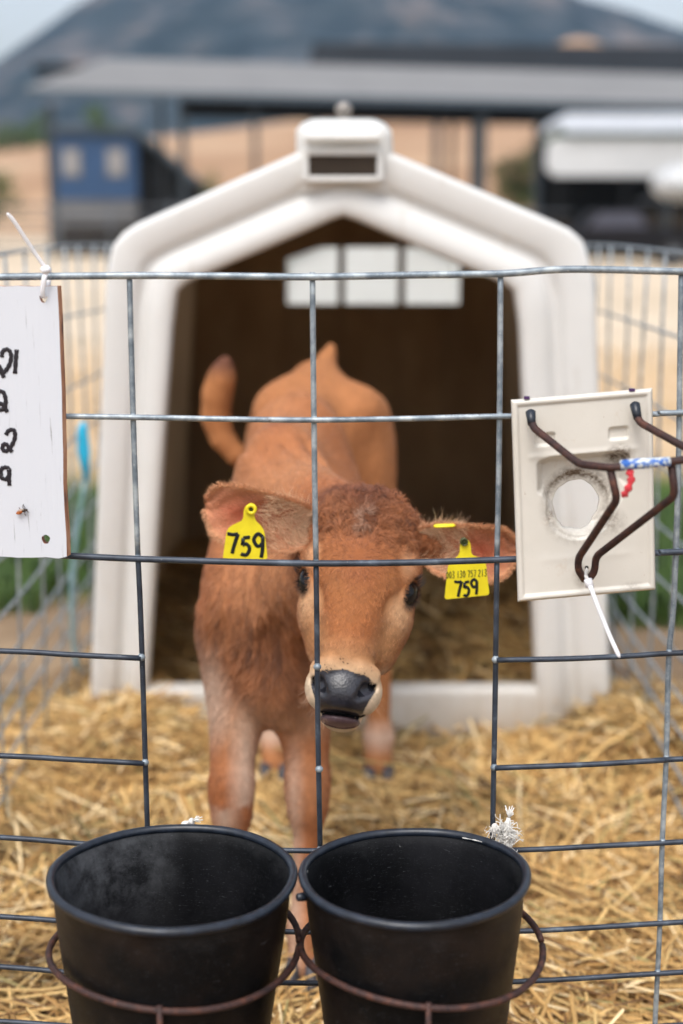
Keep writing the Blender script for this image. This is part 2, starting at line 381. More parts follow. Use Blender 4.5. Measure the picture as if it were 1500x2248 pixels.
def barn2():
    r = thing('far_barn', (-2, 92, 0), 'second barn roof with dark weathered sheets rising behind the long barn', 'barn')
    m = MB(); m.box((-2, 92, 0), (30, 92.3, 10.2)); 
    m = MB(); prism(m, [(-2.2, 10.6), (32, 10.0), (32, 12.1), (-1.7, 12.4)], 92, 100); m.build('roof', M_DKROOF, r, False)
    for x in (-1.5, 6, 14, 22, 30):
        m = MB(); m.box((x-.2, 92.5, 0), (x+.2, 92.9, 10.0)); m.build('post', M_POST, r, False)
barn2()
def shed():
    Y = 84; a = at(115, 292, Y); b = at(298, 292, Y); zb = at(0, 438, Y).z
    r = thing('blue_shed', (a.x, Y, 0), 'blue painted shed with two pale windows and dark lean-to, left background', 'shed')
    m = MB(); m.box((a.x, Y, zb), (b.x, Y+4, a.z)); w = m.build('wall', M_BLUEW, r, False)
    m = MB(); m.box((a.x+.1, Y+.1, 0), (b.x-.1, Y+3.9, zb)); m.build('plinth', M_GREYW, r, False)
    for px in (157, 255):
        c = at(px, 357, Y); m = MB(); m.box((c.x-.55, Y-.08, c.z-.8), (c.x+.55, Y+.02, c.z+.8)); fr = m.build('window', M_GREYW, r, False)
        m = MB(); m.box((c.x-.42, Y-.10, c.z-.68), (c.x+.42, Y-.085, c.z+.68)); m.build('pane', M_GLASS, fr, False)
    m = MB(); e = at(436, 402, Y)
    prism(m, [(a.x-.2, a.z), (a.x-.1, a.z+.25), (b.x, a.z+.25), (e.x, e.z+.1), (e.x, e.z-.15), (b.x, a.z-.1)], Y-.3, Y+4.3); m.build('roof', simple('shed_roof', srgb(50, 60, 66), .6), r, False)
    m = MB(); prism(m, [(b.x+.02, 0), (b.x+.02, a.z-.15), (e.x-.1, e.z-.2), (e.x-.1, 0)], Y+.4, Y+3.9); m.build('lean_to', M_UNDER, r, False)  # solid block, the lean-to's shaded interior put into its colour
shed()
def rails():
    r = thing('pipe_fence', (-17, 52, 0), 'grey pipe rail fence across the yard in front of the blue shed', 'fence')
    for z in (.45, .95, 1.45, 1.9):
        m = MB(); m.tube([(-17, 52, z), (-4, 53, z)], .05); m.build('rail', M_RAIL, r)
    for k in range(7):
        x = -17+k*2.16; m = MB(); m.tube([(x, 52+k/6, 0), (x, 52+k/6, 2.05)], .07); m.build('post', M_RAIL, r)
rails()
def white_shed():
    Y = 54; r = thing('white_shed', (8.4, Y, 0), 'white open-fronted shed with rounded roof edge under the barn roof, right', 'shed')
    x0 = at(1228, 250, Y).x; x1 = x0+11; zt = at(0, 248, Y).z; zb = at(0, 290, Y).z
    m = MB(); prism(m, [(x0+.35, zb), (x0+.05, zb+.2), (x0, zt-.3), (x0+.3, zt), (x1, zt), (x1, zb)], Y, Y+5); m.build('roof', simple('pale_blue_roof', srgb(196, 204, 216), .45, 0, .4, .05, 1), r, False)
    zt2 = at(0, 302, Y).z; zb2 = at(0, 386, Y).z; x2 = at(1212, 0, Y).x
    m = MB(); prism(m, [(x2+.3, zb2), (x2, zb2+.3), (x2+.02, zt2-.25), (x2+.3, zt2), (x1, zt2), (x1, zb2)], Y+.3, Y+.6); m.build('wall', M_WHITE, r, False)
    m = MB(); m.box((x2+.35, Y+.35, zt2+.002), (x1, Y+4, zb-.002)); m.build('trim', simple('green_trim', srgb(70, 98, 84), .6), r, False)
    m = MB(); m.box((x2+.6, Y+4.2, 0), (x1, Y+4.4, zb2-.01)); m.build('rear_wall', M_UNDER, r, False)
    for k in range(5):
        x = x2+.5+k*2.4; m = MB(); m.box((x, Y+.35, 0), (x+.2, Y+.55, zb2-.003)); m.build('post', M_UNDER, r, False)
white_shed()
def tank():
    c = at(1495, 403, 46); r = thing('water_tank', (c.x, 46, 0), 'white rounded tank on a dark stand at the right edge of the barn', 'tank')
    m = MB(); R = .92
    m.lathe([(0.01, R*.62)]+[(R*math.sin(a), R*.62*math.cos(a)) for a in [math.pi*k/14 for k in range(1, 14)]]+[(.01, -R*.62)], 32, (c.x, 46, c.z)); m.build('tank_body', M_WHITE, r)
    m = MB()
    for sx in (-.5, .5):
        for sy in (-.5, .5): m.tube([(c.x+sx, 46+sy, 0), (c.x+sx*.8, 46+sy*.8, c.z-.3)], .06)
    m.build('stand', M_POST, r)
tank()
def car(x, Y, name, label, cat, mat, sc=1.0):
    r = thing(name, (x, Y, 0), label, cat)
    m = MB(); prism(m, [(x-2.2*sc, .45), (x-2.25*sc, .95), (x-1.3*sc, 1.1), (x-.85*sc, 1.65), (x+.45*sc, 1.68), (x+.85*sc, 1.12), (x+2.3*sc, 1.05), (x+2.3*sc, .45)], Y, Y+1.7)
    bevel(m.build('body', mat, r, False), .08)
    m = MB(); prism(m, [(x-1.08*sc, 1.14), (x-.76*sc, 1.58), (x+.38*sc, 1.6), (x+.66*sc, 1.16)], Y-.012, Y+.01); m.build('window', simple('tinted_glass', srgb(70, 72, 84), .15), r, False)
    for wx in (-1.4, 1.45):
        m = MB(); ax = Matrix.Rotation(math.pi/2, 3, 'X'); m.lathe([(.01, -.12), (.30, -.12), (.38, -.07), (.38, .07), (.30, .12), (.01, .12)], 24, (x+wx*sc, Y+.05, .38), ax); w = m.build('wheel', M_TYRE, r)
        m = MB(); m.lathe([(.01, .13), (.2, .13), (.2, .1)], 20, (x+wx*sc, Y+.05, .38), ax); m.build('rim', M_RAIL, w)
car(8.2, 42, 'pickup_truck', 'dark pickup truck parked in the shade under the barn roof', 'truck', M_DKMET)
car(13.2, 44, 'parked_car', 'dark car parked behind the wire fence right of the pickup', 'car', simple('charcoal_paint', srgb(20, 18, 22), .7, 0, .2))

def feeder(x, Y, w, h, label):
    r = thing('hay_feeder', (x, Y, 0), label, 'feeder', 'dark feeders under the barn roof')
    for k in range(int(w/.35)+1):
        m = MB(); m.tube([(x-w/2+k*.35, Y, 0), (x-w/2+k*.35+.12, Y+.1, h)], .035, 6); m.build('bar', M_UNDER, r)
    for z in (.25, h*.55, h):
        m = MB(); m.tube([(x-w/2, Y, z), (x+w/2, Y, z)], .05, 6); m.build('rail', M_RAIL if z == h else M_UNDER, r)
    m = MB(); m.box((x-w/2, Y+.2, .1), (x+w/2, Y+1.3, h*.8)); bevel(m.build('hay', simple('old_hay', srgb(58, 50, 40), .9, 0, .1, .4, 3), r, False), .15)
feeder(6.6, 52, 3.4, 1.7, 'dark barred hay feeder under the barn roof, nearest the hutch roof')
feeder(12.5, 51, 4.2, 2.1, 'wider dark hay feeder under the barn roof beside the right edge')
feeder(-9.5, 57, 3.2, 1.6, 'dark hay feeder in front of the blue shed lean-to')
# trees (far, blurred): tapered trunk with limbs and many leaf clumps
g = N('foliage', .8, 0, .2); g.col(g.ramp(g.noise(1.6, 3), [(.35, srgb(52, 72, 38)), (.65, srgb(96, 116, 62))])); M_LEAF = g.m
M_BARK = simple('bark', srgb(84, 70, 58), .9)
def tree(x, Y, h, w, label, seed):
    rr = np.random.default_rng(seed); r = thing('tree', (x, Y, 0), label, 'tree')
    m = MB(); m.tube([(x, Y, 0), (x+.1, Y, h*.3), (x-.05, Y, h*.55), (x, Y, h*.85)], [.22*h/6, .17*h/6, .12*h/6, .04])
    for k in range(6):
        a = rr.uniform(0, 6.28); z = h*rr.uniform(.35, .6); m.tube([(x, Y, z), (x+math.cos(a)*w*.35, Y+math.sin(a)*w*.35, z+h*.22)], [.09*h/6, .03])
    m.build('trunk', M_BARK, r)
    n = 2600; cl = rr.normal(size=(26, 3)); cl /= np.linalg.norm(cl, axis=1)[:, None]; cl *= rr.uniform(.35, .95, (26, 1))
    ctr = cl*np.array([w*.5, w*.5, h*.36])+np.array([x, Y, h*.64]); c = ctr[rr.integers(0, 26, n)]+rr.normal(size=(n, 3))*w*.085
    d1 = rr.normal(size=(n, 3)); d1 /= np.linalg.norm(d1, axis=1)[:, None]; d2 = np.cross(d1, rr.normal(size=(n, 3))); d2 /= np.linalg.norm(d2, axis=1)[:, None]
    s = .1*h/5; V = np.stack([c-d1*s, c+d2*s*.6, c+d1*s, c-d2*s*.6], 1).reshape(-1, 3); F = np.arange(4*n).reshape(n, 4)
    link('crown', np_mesh('crown', V, F, smooth=False), M_LEAF, r)
p = at(222, 300, 100); tree(p.x, 100, 9.6, 4.2, 'small green tree rising behind the blue shed', 1)
p = at(-30, 420, 70); tree(p.x, 70, 4.2, 4.0, 'round green bush-like tree at the left edge before the golden hill', 2)
for i, (px, Y, h, w, lb) in enumerate([(10, 330, 27.0, 15, 'tall dark tree at the far left on the lower mountain slope'), (75, 345, 28, 13, 'blue-green tree second from the left edge on the lower slope'), (130, 350, 26, 12, 'dark tree just left of the barn roof end on the slope')]):
    p = at(px, 250, Y); tree(p.x, Y, h, w, lb, 10+i)
p = at(455, 400, 95); tree(p.x, 95, 4.6, 3.4, 'olive bush between the barn posts right of the blue shed', 5)
p = at(1150, 300, 98); tree(p.x, 98, 6.5, 4.4, 'olive tree seen under the barn roof left of the white shed', 6)

# air: one even, thin volume round the whole place
mb = MB(); mb.box((-1400, -220, -12), (1400, 2120, 345)); hz_ = mb.build('haze', None, None, False); tag(hz_, kind='stuff', label='thin blue-grey haze between the pens and the mountain')
hm_ = bpy.data.materials.new('haze_air'); hm_.use_nodes = True; ht = hm_.node_tree; ht.nodes.clear()
pv = ht.nodes.new('ShaderNodeVolumePrincipled'); pv.inputs['Color'].default_value = (.50, .68, .95, 1); pv.inputs['Density'].default_value = .00015
ho = ht.nodes.new('ShaderNodeOutputMaterial'); ht.links.new(pv.outputs[0], ho.inputs['Volume']); hz_.data.materials.append(hm_)
# ------------------------------------------------------------------ HUTCHES
HY = 3.04
def resample(pts, n):
    pts = [Vector((p[0], p[1])) for p in pts]; seg = [0]
    for a, b in zip(pts, pts[1:]): seg.append(seg[-1]+(b-a).length)
    out = []
    for k in range(n):
        d = seg[-1]*k/(n-1); i = max(j for j in range(len(seg)) if seg[j] <= d+1e-9); i = min(i, len(pts)-2)
        t = (d-seg[i])/(seg[i+1]-seg[i]); out.append(pts[i].lerp(pts[i+1], t))
    return out
def rounded(pts, rads, n=6):
    """round inner corners of an open polyline"""
    out = [Vector(pts[0])]
    for i in range(1, len(pts)-1):
        p, q, r_ = Vector(pts[i-1]), Vector(pts[i]), Vector(pts[i+1]); R = rads[i]
        a = q+(p-q).normalized()*R; b = q+(r_-q).normalized()*R
        for k in range(n+1):
            t = k/n; out.append(a*(1-t)**2+q*2*t*(1-t)+b*t*t)
    out.append(Vector(pts[-1])); return out
def hutch(Y0, dx, label, window=True, DEP=1.85, closed=False):
    r = thing('calf_hutch', (dx, Y0, 0), label, 'calf hutch')
    q = lambda x, y: (at(x, y, HY).x, at(x, y, HY).z)
    xo = [q(196, 1560), q(230, 518), q(755, 286), q(1309, 522), q(1345, 1560)]
    # outer outline: sides, eaves, ridge
    zb = .0
    L0 = (xo[0][0]-.01, zb); R0 = (xo[4][0]+.01, zb)
    out = rounded([L0, xo[1], xo[2], xo[3], R0], [0, .075, .05, .075, 0], 7)
    inn = rounded([(q(322, 1470)[0]-.012, zb+.0), q(383, 632), q(755, 472), q(1138, 636), (q(1182, 1500)[0]+.006, zb+.0)], [0, .03, .012, .03, 0], 7)
    # split both at the corners so ribs follow the outline
    def sect(o):
        # 4 legs: left side, left roof, right roof, right side
        k = 8; ends = [0, 4, 12, 20, len(o)-1]
        return ends
    n = [14, 16, 16, 14]; e = sect(out); A = []; B = []
    for s in range(4):
        A += resample(out[e[s]:e[s+1]+1], n[s])[:-1 if s < 3 else None]
        B += resample(inn[e[s]:e[s+1]+1], n[s])[:-1 if s < 3 else None]
    # profile across the frame: (t, dy)
    prof = [(0, DEP), (0, 1.2), (0, .6), (0, .12), (.0, .06), (.012, .026), (.04, .008), (.075, .001), (.10, 0), (.38, .013), (.44, .017), (.465, .026), (.49, .029), (.56, .029), (.60, .026), (.64, .014), (.68, .010), (.80, .004), (.95, .003), (.98, .010), (1.0, .02), (1.0, .035), (.99, .040)]
    V = []; m = len(A)
    for t, dy in prof:
        for a, b in zip(A, B):
            p = a.lerp(b, t)
            rib = .012*math.sin(dy*12) if dy > .12 else 0
            V.append((p.x*(1-rib)+dx, Y0+dy, p.y*(1-rib*.6)))
    F = []
    for i in range(len(prof)-1):
        for k in range(m-1): F.append((i*m+k, i*m+k+1, (i+1)*m+k+1, (i+1)*m+k))
    mb = MB(); mb.add(V, F)
    # threshold bar across the front
    zt = at(0, 1515, HY).z; xl, xr = inn[0].x-.03+dx, inn[-1].x+.03+dx
    o = mb.build('shell', M_HUTCH, r); 
    mb = MB(); mb.box((xl, Y0+.008, 0), (xr, Y0+.07, zt)); bevel(mb.build('threshold', M_HUTCH, r, False), .015)
    # inner lining (a second skin 12 mm inside) and back wall with three-slot window
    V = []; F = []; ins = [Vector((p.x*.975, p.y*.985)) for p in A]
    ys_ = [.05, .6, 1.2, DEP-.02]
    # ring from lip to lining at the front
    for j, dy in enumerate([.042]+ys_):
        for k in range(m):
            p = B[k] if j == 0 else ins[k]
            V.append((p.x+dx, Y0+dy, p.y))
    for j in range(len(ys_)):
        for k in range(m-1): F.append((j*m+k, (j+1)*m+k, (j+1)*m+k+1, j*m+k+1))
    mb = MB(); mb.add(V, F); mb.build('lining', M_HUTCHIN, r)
    YB = DEP-.03
    wl = at(630, 600, HY+YB).x; wr = at(1010, 600, HY+YB).x; w0 = at(0, 668, HY+YB).z; w1 = at(0, 543, HY+YB).z
    P1 = at(750, 600, HY+YB).x; P2 = at(882, 600, HY+YB).x
    bw = MB(); Yb = Y0+YB
    bw.box((-.66+dx, Yb, 0), (.66+dx, Yb+.03, w0)) if False else None
    # back wall: polygon strips around the window
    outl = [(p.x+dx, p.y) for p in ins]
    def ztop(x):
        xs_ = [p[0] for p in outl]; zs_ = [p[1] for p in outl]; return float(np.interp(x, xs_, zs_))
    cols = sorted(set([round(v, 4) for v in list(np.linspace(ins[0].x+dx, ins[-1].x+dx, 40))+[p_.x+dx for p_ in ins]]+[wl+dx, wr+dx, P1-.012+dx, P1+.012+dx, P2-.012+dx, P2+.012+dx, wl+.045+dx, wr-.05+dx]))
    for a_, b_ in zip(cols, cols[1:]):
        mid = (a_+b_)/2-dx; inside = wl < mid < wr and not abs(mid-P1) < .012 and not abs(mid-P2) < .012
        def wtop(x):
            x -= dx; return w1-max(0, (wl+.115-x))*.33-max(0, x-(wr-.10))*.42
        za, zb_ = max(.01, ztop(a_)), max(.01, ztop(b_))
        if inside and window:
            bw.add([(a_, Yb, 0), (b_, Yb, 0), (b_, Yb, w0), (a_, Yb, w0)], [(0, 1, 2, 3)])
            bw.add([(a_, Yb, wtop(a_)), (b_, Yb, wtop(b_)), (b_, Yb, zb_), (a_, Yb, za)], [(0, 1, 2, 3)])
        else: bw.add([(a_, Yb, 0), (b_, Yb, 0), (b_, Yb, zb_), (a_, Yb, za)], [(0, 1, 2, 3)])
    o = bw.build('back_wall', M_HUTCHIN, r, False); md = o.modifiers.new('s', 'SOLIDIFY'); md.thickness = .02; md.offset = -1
    if closed:      # this one shows its closed end: a ribbed white panel filling the front
        mb = MB(); mb.box((xl+.01, Y0+.03, zt), (xr-.01, Y0+.05, at(0, 560, HY).z)); mb.build('end_panel', M_HUTCH, r, False)
        mb = MB(); prism(mb, [(ins[0].x+.1+dx, at(0, 562, HY).z), (ins[-1].x-.1+dx, at(0, 562, HY).z), (dx+.0, at(0, 470, HY).z)], Y0+.03, Y0+.05); mb.build('gable_panel', M_HUTCH, r, False)
    # roof vent turret
    def T(x, y, dy): p = at(x, y, HY); return Vector((p.x+dx, Y0+dy, p.z))
    mb = MB()
    c0 = [(648, 262), (856, 262), (872, 330), (872, 392), (640, 392), (640, 330)]
    # body as stacked rings: rounded box around the ridge
    def ring(x0, x1, z, y0, y1, rc=.032, n=6):
        pts = []
        for cx, cy, a0 in ((x1-rc, y0+rc, -90), (x1-rc, y1-rc, 0), (x0+rc, y1-rc, 90), (x0+rc, y0+rc, 180)):
            for k in range(n): a = math.radians(a0+90*k/(n-1)); pts.append((cx+rc*math.cos(a), cy+rc*math.sin(a), z))
        return pts
    X = lambda px: at(px, 320, HY).x+dx; Z = lambda py: at(0, py, HY).z
    rings = [ring(X(632), X(882), Z(420), Y0+.02, Y0+.3), ring(X(650), X(866), Z(345), Y0-.004, Y0+.27), ring(X(650), X(862), Z(300), Y0-.010, Y0+.26),
             ring(X(650), X(860), Z(285), Y0-.012, Y0+.26), ring(X(662), X(846), Z(268), Y0+.01, Y0+.24), ring(X(680), X(828), Z(258), Y0+.03, Y0+.22), ring(X(730), X(780), Z(254), Y0+.09, Y0+.16)]
    k = len(rings[0]); V = [v for rg in rings for v in rg]
    F = [(i*k+j, i*k+(j+1) % k, (i+1)*k+(j+1) % k, (i+1)*k+j) for i in range(len(rings)-1) for j in range(k)]+[tuple((len(rings)-1)*k+j for j in range(k))]
    mb.add(V, F); vt = mb.build('vent', M_HUTCH, r)
    mb = MB(); mb.box((X(668), Y0-.045, Z(312)), (X(836), Y0-.006, Z(296))); bevel(mb.build('vent_lip', M_HUTCH, vt, False), .006)
    mb = MB(); x0, x1, z0, z1 = X(678), X(828), Z(387), Z(342)
    for bx in (((x0-.012, z0-.010), (x0, z1+.012)), ((x1, z0-.010), (x1+.012, z1+.012)), ((x0, z0-.012), (x1, z0)), ((x0, z1), (x1, z1+.014))):
        mb.box((bx[0][0], Y0-.022, bx[0][1]), (bx[1][0], Y0+.012, bx[1][1]))
    bevel(mb.build('vent_frame', M_HUTCH, vt, False), .003)
    mb = MB(); mb.box((x0, Y0-.0165, z0), (x1, Y0-.0135, z1)); mb.build('vent_slot_shade', simple('slot_shade_dark', srgb(48, 38, 28), .9), vt, False)  # solid dark panel, the slot's shade put into its colour
    mb = MB(); kc = Vector((X(755), Y0+.12, Z(252)))
    mb.lathe([(.012, -.01), (.009, .004), (.016, .012), (.019, .020), (.016, .029), (.008, .035), (.001, .036)], 20, kc); mb.build('vent_knob', simple('grey_bolt', srgb(140, 134, 128), .4, .4), vt)
    return r
hutch(HY, 0, 'cream-white plastic calf hutch with roof vent, its open front facing the calf')
hutch(6.4, .12, 'second white calf hutch, seen through the slotted rear window of the first', True, 1.5, True)

# ------------------------------------------------------------------ WIRE FENCES
YF = 1.59
def bent(pts, Y, n=4): return smoothpath([at(x, y, Y) for x, y in pts], n)
def weld(mb, p, r=.0052): mb.tube([p+Vector((-r, 0, 0)), p+Vector((-r*.4, 0, 0)), p+Vector((r*.4, 0, 0)), p+Vector((r, 0, 0))], [r*.35, r, r, r*.35], 8)
def front_fence():
    r = thing('wire_fence', (0, YF, 0), 'galvanised welded wire panel in front of the calf with a feeding gap', 'wire fence', 'welded wire pen panels')
    R = .0033; FL = [(-545, 604), (-120, 606)]
    hz = [([(-545, 612), (-120, 609), (0, 608), (283, 605), (490, 606), (686, 608), (900, 604), (1100, 601), (1220, 592), (1340, 592), (1500, 596), (2040, 604)], M_GALV, 1.25),
          ([(-545, 905), (0, 912), (150, 914), (292, 916), (500, 920), (690, 922), (900, 919), (1100, 914), (1300, 912), (1437, 909), (1500, 906), (2040, 896)], M_GALV, 1),
          ([(-545, 1196), (0, 1212), (150, 1220), (302, 1227), (500, 1233), (695, 1237), (900, 1235), (1092, 1229), (1300, 1220), (1440, 1214), (1500, 1211), (2040, 1190)], M_DARKW, 1.15),
          ([(-545, 1415), (0, 1429), (150, 1437), (310, 1445)], M_DARKW, 1), ([(1090, 1449), (1250, 1446), (1400, 1439), (1500, 1433), (2040, 1412)], M_DARKW, 1),
          ([(-545, 1640), (0, 1659), (150, 1667), (318, 1676)], M_DARKW, 1), ([(1086, 1686), (1300, 1678), (1465, 1668), (1500, 1666), (2040, 1648)], M_DARKW, 1),
          ([(-545, 1808), (0, 1838), (220, 1855), (450, 1864), (705, 1868), (900, 1868), (1140, 1866), (1320, 1857), (1500, 1848), (2040, 1820)], M_DARKW, 1),
          ([(-545, 1985), (0, 2012), (300, 2034), (660, 2046), (1000, 2046), (1200, 2042), (1500, 2024), (2040, 1996)], M_DARKW, 1),
          ([(-545, 2095), (0, 2122), (300, 2148), (660, 2158), (1000, 2158), (1200, 2152), (1500, 2134), (2040, 2106)], M_DARKW, 1),
          ([(-545, 2215), (0, 2242), (300, 2262), (660, 2272), (1200, 2264), (1500, 2250), (2040, 2216)], M_DARKW, 1),
          ([(-545, 2330), (0, 2352), (700, 2380), (1500, 2360), (2040, 2330)], M_DARKW, 1)]
    for pts, mat, k in hz:
        mb = MB(); mb.tube(bent(pts, YF), R*k, 10); mb.build('horizontal_wire', mat, r)
    vt = [([(-545, 600), (-500, 1200), (-450, 1850), (-420, 2380)], M_GALV, None),
          ([(-120, 600), (-100, 1200), (-70, 1850), (-50, 2380)], M_GALV, None),
          ([(283, 597), (287, 760), (294, 1000), (302, 1225)], M_GALV, [(302, 1225), (307, 1330), (313, 1500), (319, 1700), (324, 1860)]),
          ([(686, 598), (688, 800), (691, 1050), (694, 1237)], M_GALV, [(694, 1237), (696, 1400), (698, 1600), (701, 1760), (703, 1866)]),
          ([(1100, 594), (1099, 800), (1096, 1050), (1092, 1229)], M_GALV, [(1092, 1229), (1090, 1400), (1087, 1600), (1084, 1750), (1082, 1866)]),
          ([(1498, 590), (1495, 800), (1492, 1000), (1488, 1150), (1481, 1330), (1470, 1450), (1465, 1660), (1456, 1850), (1450, 2050), (1440, 2250), (1436, 2380)], M_GALV, None),
          ([(1920, 600), (1890, 1200), (1850, 1850), (1830, 2380)], M_GALV, None), ([(2040, 600), (2000, 1200), (1960, 1850), (1940, 2380)], M_GALV, None)]
    for up, mat, lo in vt:
        mb = MB(); mb.tube([v+Vector((0, .0045, 0)) for v in bent(up, YF)], R*.98, 10); mb.build('vertical_wire', mat, r)
        if lo: mb = MB(); mb.tube([v+Vector((0, .0045, 0)) for v in bent(lo, YF)], R*.98, 10); mb.build('vertical_wire', M_DARKW, r)
    for x, y in [(292, 916), (690, 922), (302, 1227), (694, 1237), (1092, 1229), (1098, 914), (310, 1444), (318, 1675), (1089, 1449), (1086, 1686), (703, 1867), (1470, 1434), (1464, 1668), (1456, 1850), (1451, 2028), (1445, 2137), (1488, 1212), (1494, 907), (697, 1465), (701, 1690)]:
        mb = MB(); weld(mb, at(x, y, YF)+Vector((0, .002, 0)), .0046); mb.build('weld', M_GALV, r)
front_fence()
drops = [.05, .215, .375, .495, .62, .722, .825, .893, .955, 1.03, 1.09]
def side_fence(X, label, sgn):
    r = thing('wire_fence', (X, 2.8, 0), label, 'wire fence', 'welded wire pen panels')
    for d in drops:
        mb = MB(); mb.tube([(X+.012*math.sin(y*3+d*9), y, H-d+.008*math.sin(y*2.2+d*5)) for y in np.linspace(YF+.01, 5.2, 16)], .0033, 8); mb.build('horizontal_wire', M_GALV, r)
    for k in range(18):
        y = YF+.19+k*.2; mb = MB(); mb.tube([(X+.006+.004*math.sin(z*5+k*2), y+.005*math.sin(z*4+k), z) for z in np.linspace(.03, H-.045, 9)], .0033, 8); mb.build('vertical_wire', M_GALV, r)
side_fence(-.655, 'galvanised wire side panel receding left of the calf and hutch', -1)
side_fence(.665, 'galvanised wire side panel receding right of the hutch', 1)

# blue plastic strip tied on the left side panel
r = MB(); p = at(182, 925, 3.3); q_ = at(190, 1058, 3.3)
r.tube([p+Vector((0, 0, .0)), p+Vector((-.002, 0, -.02)), (p+q_)/2+Vector((-.004, .01, .0)), q_], [.004, .013, .016, .005], 10, .25, (0, -1, 0))
tag(r.build('plastic_strip', M_CYAN), 'bright cyan plastic strip hanging from the left side fence', 'plastic strip')
g_ = at(160, 1240, 3.26); h_ = at(185, 1060, 3.26); e_ = at(170, 1470, 3.26)
r = MB(); r.tube(smoothpath([h_, g_, at(158, 1390, 3.26), e_], 6), .005, 8, .3, (0, -1, 0)); tag(r.build('twine', simple('teal_twine', srgb(124, 158, 164), .6)), 'faded teal twine dangling below the cyan strip', 'twine')

# ------------------------------------------------------------------ SIGN BOARD AND BEE
def sign():
    YS = 1.566
    c = [at(-330, 622, YS), at(133, 628, YS), at(150, 1226, YS), at(-330, 1210, YS)]
    r = thing('sign_board', (c[0]+c[2])/2, 'white painted plywood board with handwritten black numbers wired to the fence', 'sign board')
    # outline with ragged edges; holes drilled through
    h1, h2 = at(96, 655, YS), at(101, 1184, YS)
    rr = random.Random(3); poly = []
    px = [(-330, 622)]+[(x, 624+rr.uniform(-2, 2)+(x+330)*.009) for x in range(-290, 130, 30)]+[(126, 628), (130, 700), (133, 790), (136, 860), (137, 930), (139, 1000), (139, 1060), (142, 1120), (146, 1180), (147, 1222)]
    px += [(x, 1226-(150-x)*.03+rr.uniform(-2, 2)) for x in range(130, -320, -30)]+[(-330, 1210)]
    import bmesh
    bm = bmesh.new()
    ov = [bm.verts.new(at(x, y, YS)) for x, y in px]
    edges = [bm.edges.new((ov[i], ov[(i+1) % len(ov)])) for i in range(len(ov))]
    for hc, ra in ((h1, .0042), (h2, .0046)):
        hv = [bm.verts.new((hc.x+ra*math.cos(a)*(1+.12*math.sin(3*a)), YS, hc.z+ra*1.15*math.sin(a))) for a in [2*math.pi*k/16 for k in range(16)]]
        edges += [bm.edges.new((hv[i], hv[(i+1) % 16])) for i in range(16)]
    bmesh.ops.triangle_fill(bm, edges=edges, use_beauty=True)
    bmesh.ops.recalc_face_normals(bm, faces=bm.faces)
    bm.normal_update()
    if bm.faces[0].normal.y > 0: bmesh.ops.reverse_faces(bm, faces=bm.faces)
    ext = bmesh.ops.extrude_face_region(bm, geom=bm.faces[:])
    # back copy, splayed slightly to the right so the sawn edge shows
    for v in [e for e in ext['geom'] if isinstance(e, bmesh.types.BMVert)]: v.co.y -= 0.0; 
    newv = set(e for e in ext['geom'] if isinstance(e, bmesh.types.BMVert))
    for v in bm.verts:
        if v not in newv: v.co.y += .011; v.co.x += .0024 if v.co.x > at(110, 700, YS).x else 0
    bmesh.ops.recalc_face_normals(bm, faces=bm.faces)
    me = bpy.data.meshes.new('board'); bm.to_mesh(me); bm.free()
    o = link('board', me, M_SIGN, r, False); me.materials.append(M_PLY)
    for p in me.polygons:
        if abs(p.normal.y) < .7: p.material_index = 1
    def stroke(pts, w=.0023, n=8):
        mb = MB(); P = smoothpath([at(x, y, YS-.0006) for x, y in pts], n); mb.tube([P[0]]+P+[P[-1]], [w*.3]+[w*(1+.12*math.sin(i*1.3)) for i in range(len(P))]+[w*.3], 8, .12, (0, -1, 0)); return mb
    digits = [[[(4, 784), (6, 772), (16, 767), (24, 776), (23, 795), (14, 812), (6, 818), (0, 816), (-7, 810), (-6, 803), (0, 806), (6, 822), (9, 829)]],
              [[(37, 767), (35, 790), (33, 820)]],
              [[(-10, 872), (-2, 860), (8, 862), (13, 880), (10, 895), (0, 900), (-6, 892), (3, 886), (12, 896), (16, 905)]],
              [[(-8, 948), (-8, 990)]],
              [[(13, 955), (20, 945), (31, 945), (33, 960), (26, 978), (14, 990), (6, 986), (8, 976), (15, 976), (22, 986), (27, 992)]],
              [[(2, 1042), (3, 1030), (12, 1026), (20, 1030), (20, 1044), (12, 1052), (3, 1048), (2, 1042)], [(20, 1030), (20, 1050), (21, 1066)]]]
    for d in digits:
        mb = MB()
        for s in d:
            t = stroke(s); mb.add(t.v, t.f)
        mb.build('handwritten_digit', M_INK, o)
    # zip tie (own thing)
    z = thing('zip_tie', at(97, 600, YS-.01), 'white zip tie holding the plywood sign board to the top wire', 'zip tie', 'white zip ties on the fence')
    mb = MB(); P = smoothpath([at(96, 655, YS-.002), at(94, 640, YS-.006), at(97, 612, YS-.009), at(102, 597, YS-.006)], 4); mb.tube(P, .0028, 8, .35, (0, -1, 0))
    mb.tube(smoothpath([at(104, 596, YS-.002), at(110, 596, YF+.01), at(106, 625, YF+.008), at(98, 652, YF-.008)], 4), .0024, 8, .4, (0, -1, 0)); mb.build('loop', M_ZIP, z)
    mb = MB(); c = at(101, 592, YS-.007); mb.tube([c+Vector((-.0045, 0, -.002)), c+Vector((-.003, 0, -.001)), c+Vector((.003, 0, .001)), c+Vector((.0045, 0, .002))], [.003, .0045, .0045, .003], 10); mb.build('clasp', M_ZIP, z)
    mb = MB(); mb.tube(smoothpath([at(100, 588, YS-.008), at(80, 560, YS-.012), at(52, 518, YS-.02), at(32, 487, YS-.026), at(16, 468, YS-.03)], 5), [.0022]*18+[.0021, .0018, .001], 8, .35, (0, -1, 0)); mb.build('tail', M_ZIP, z)
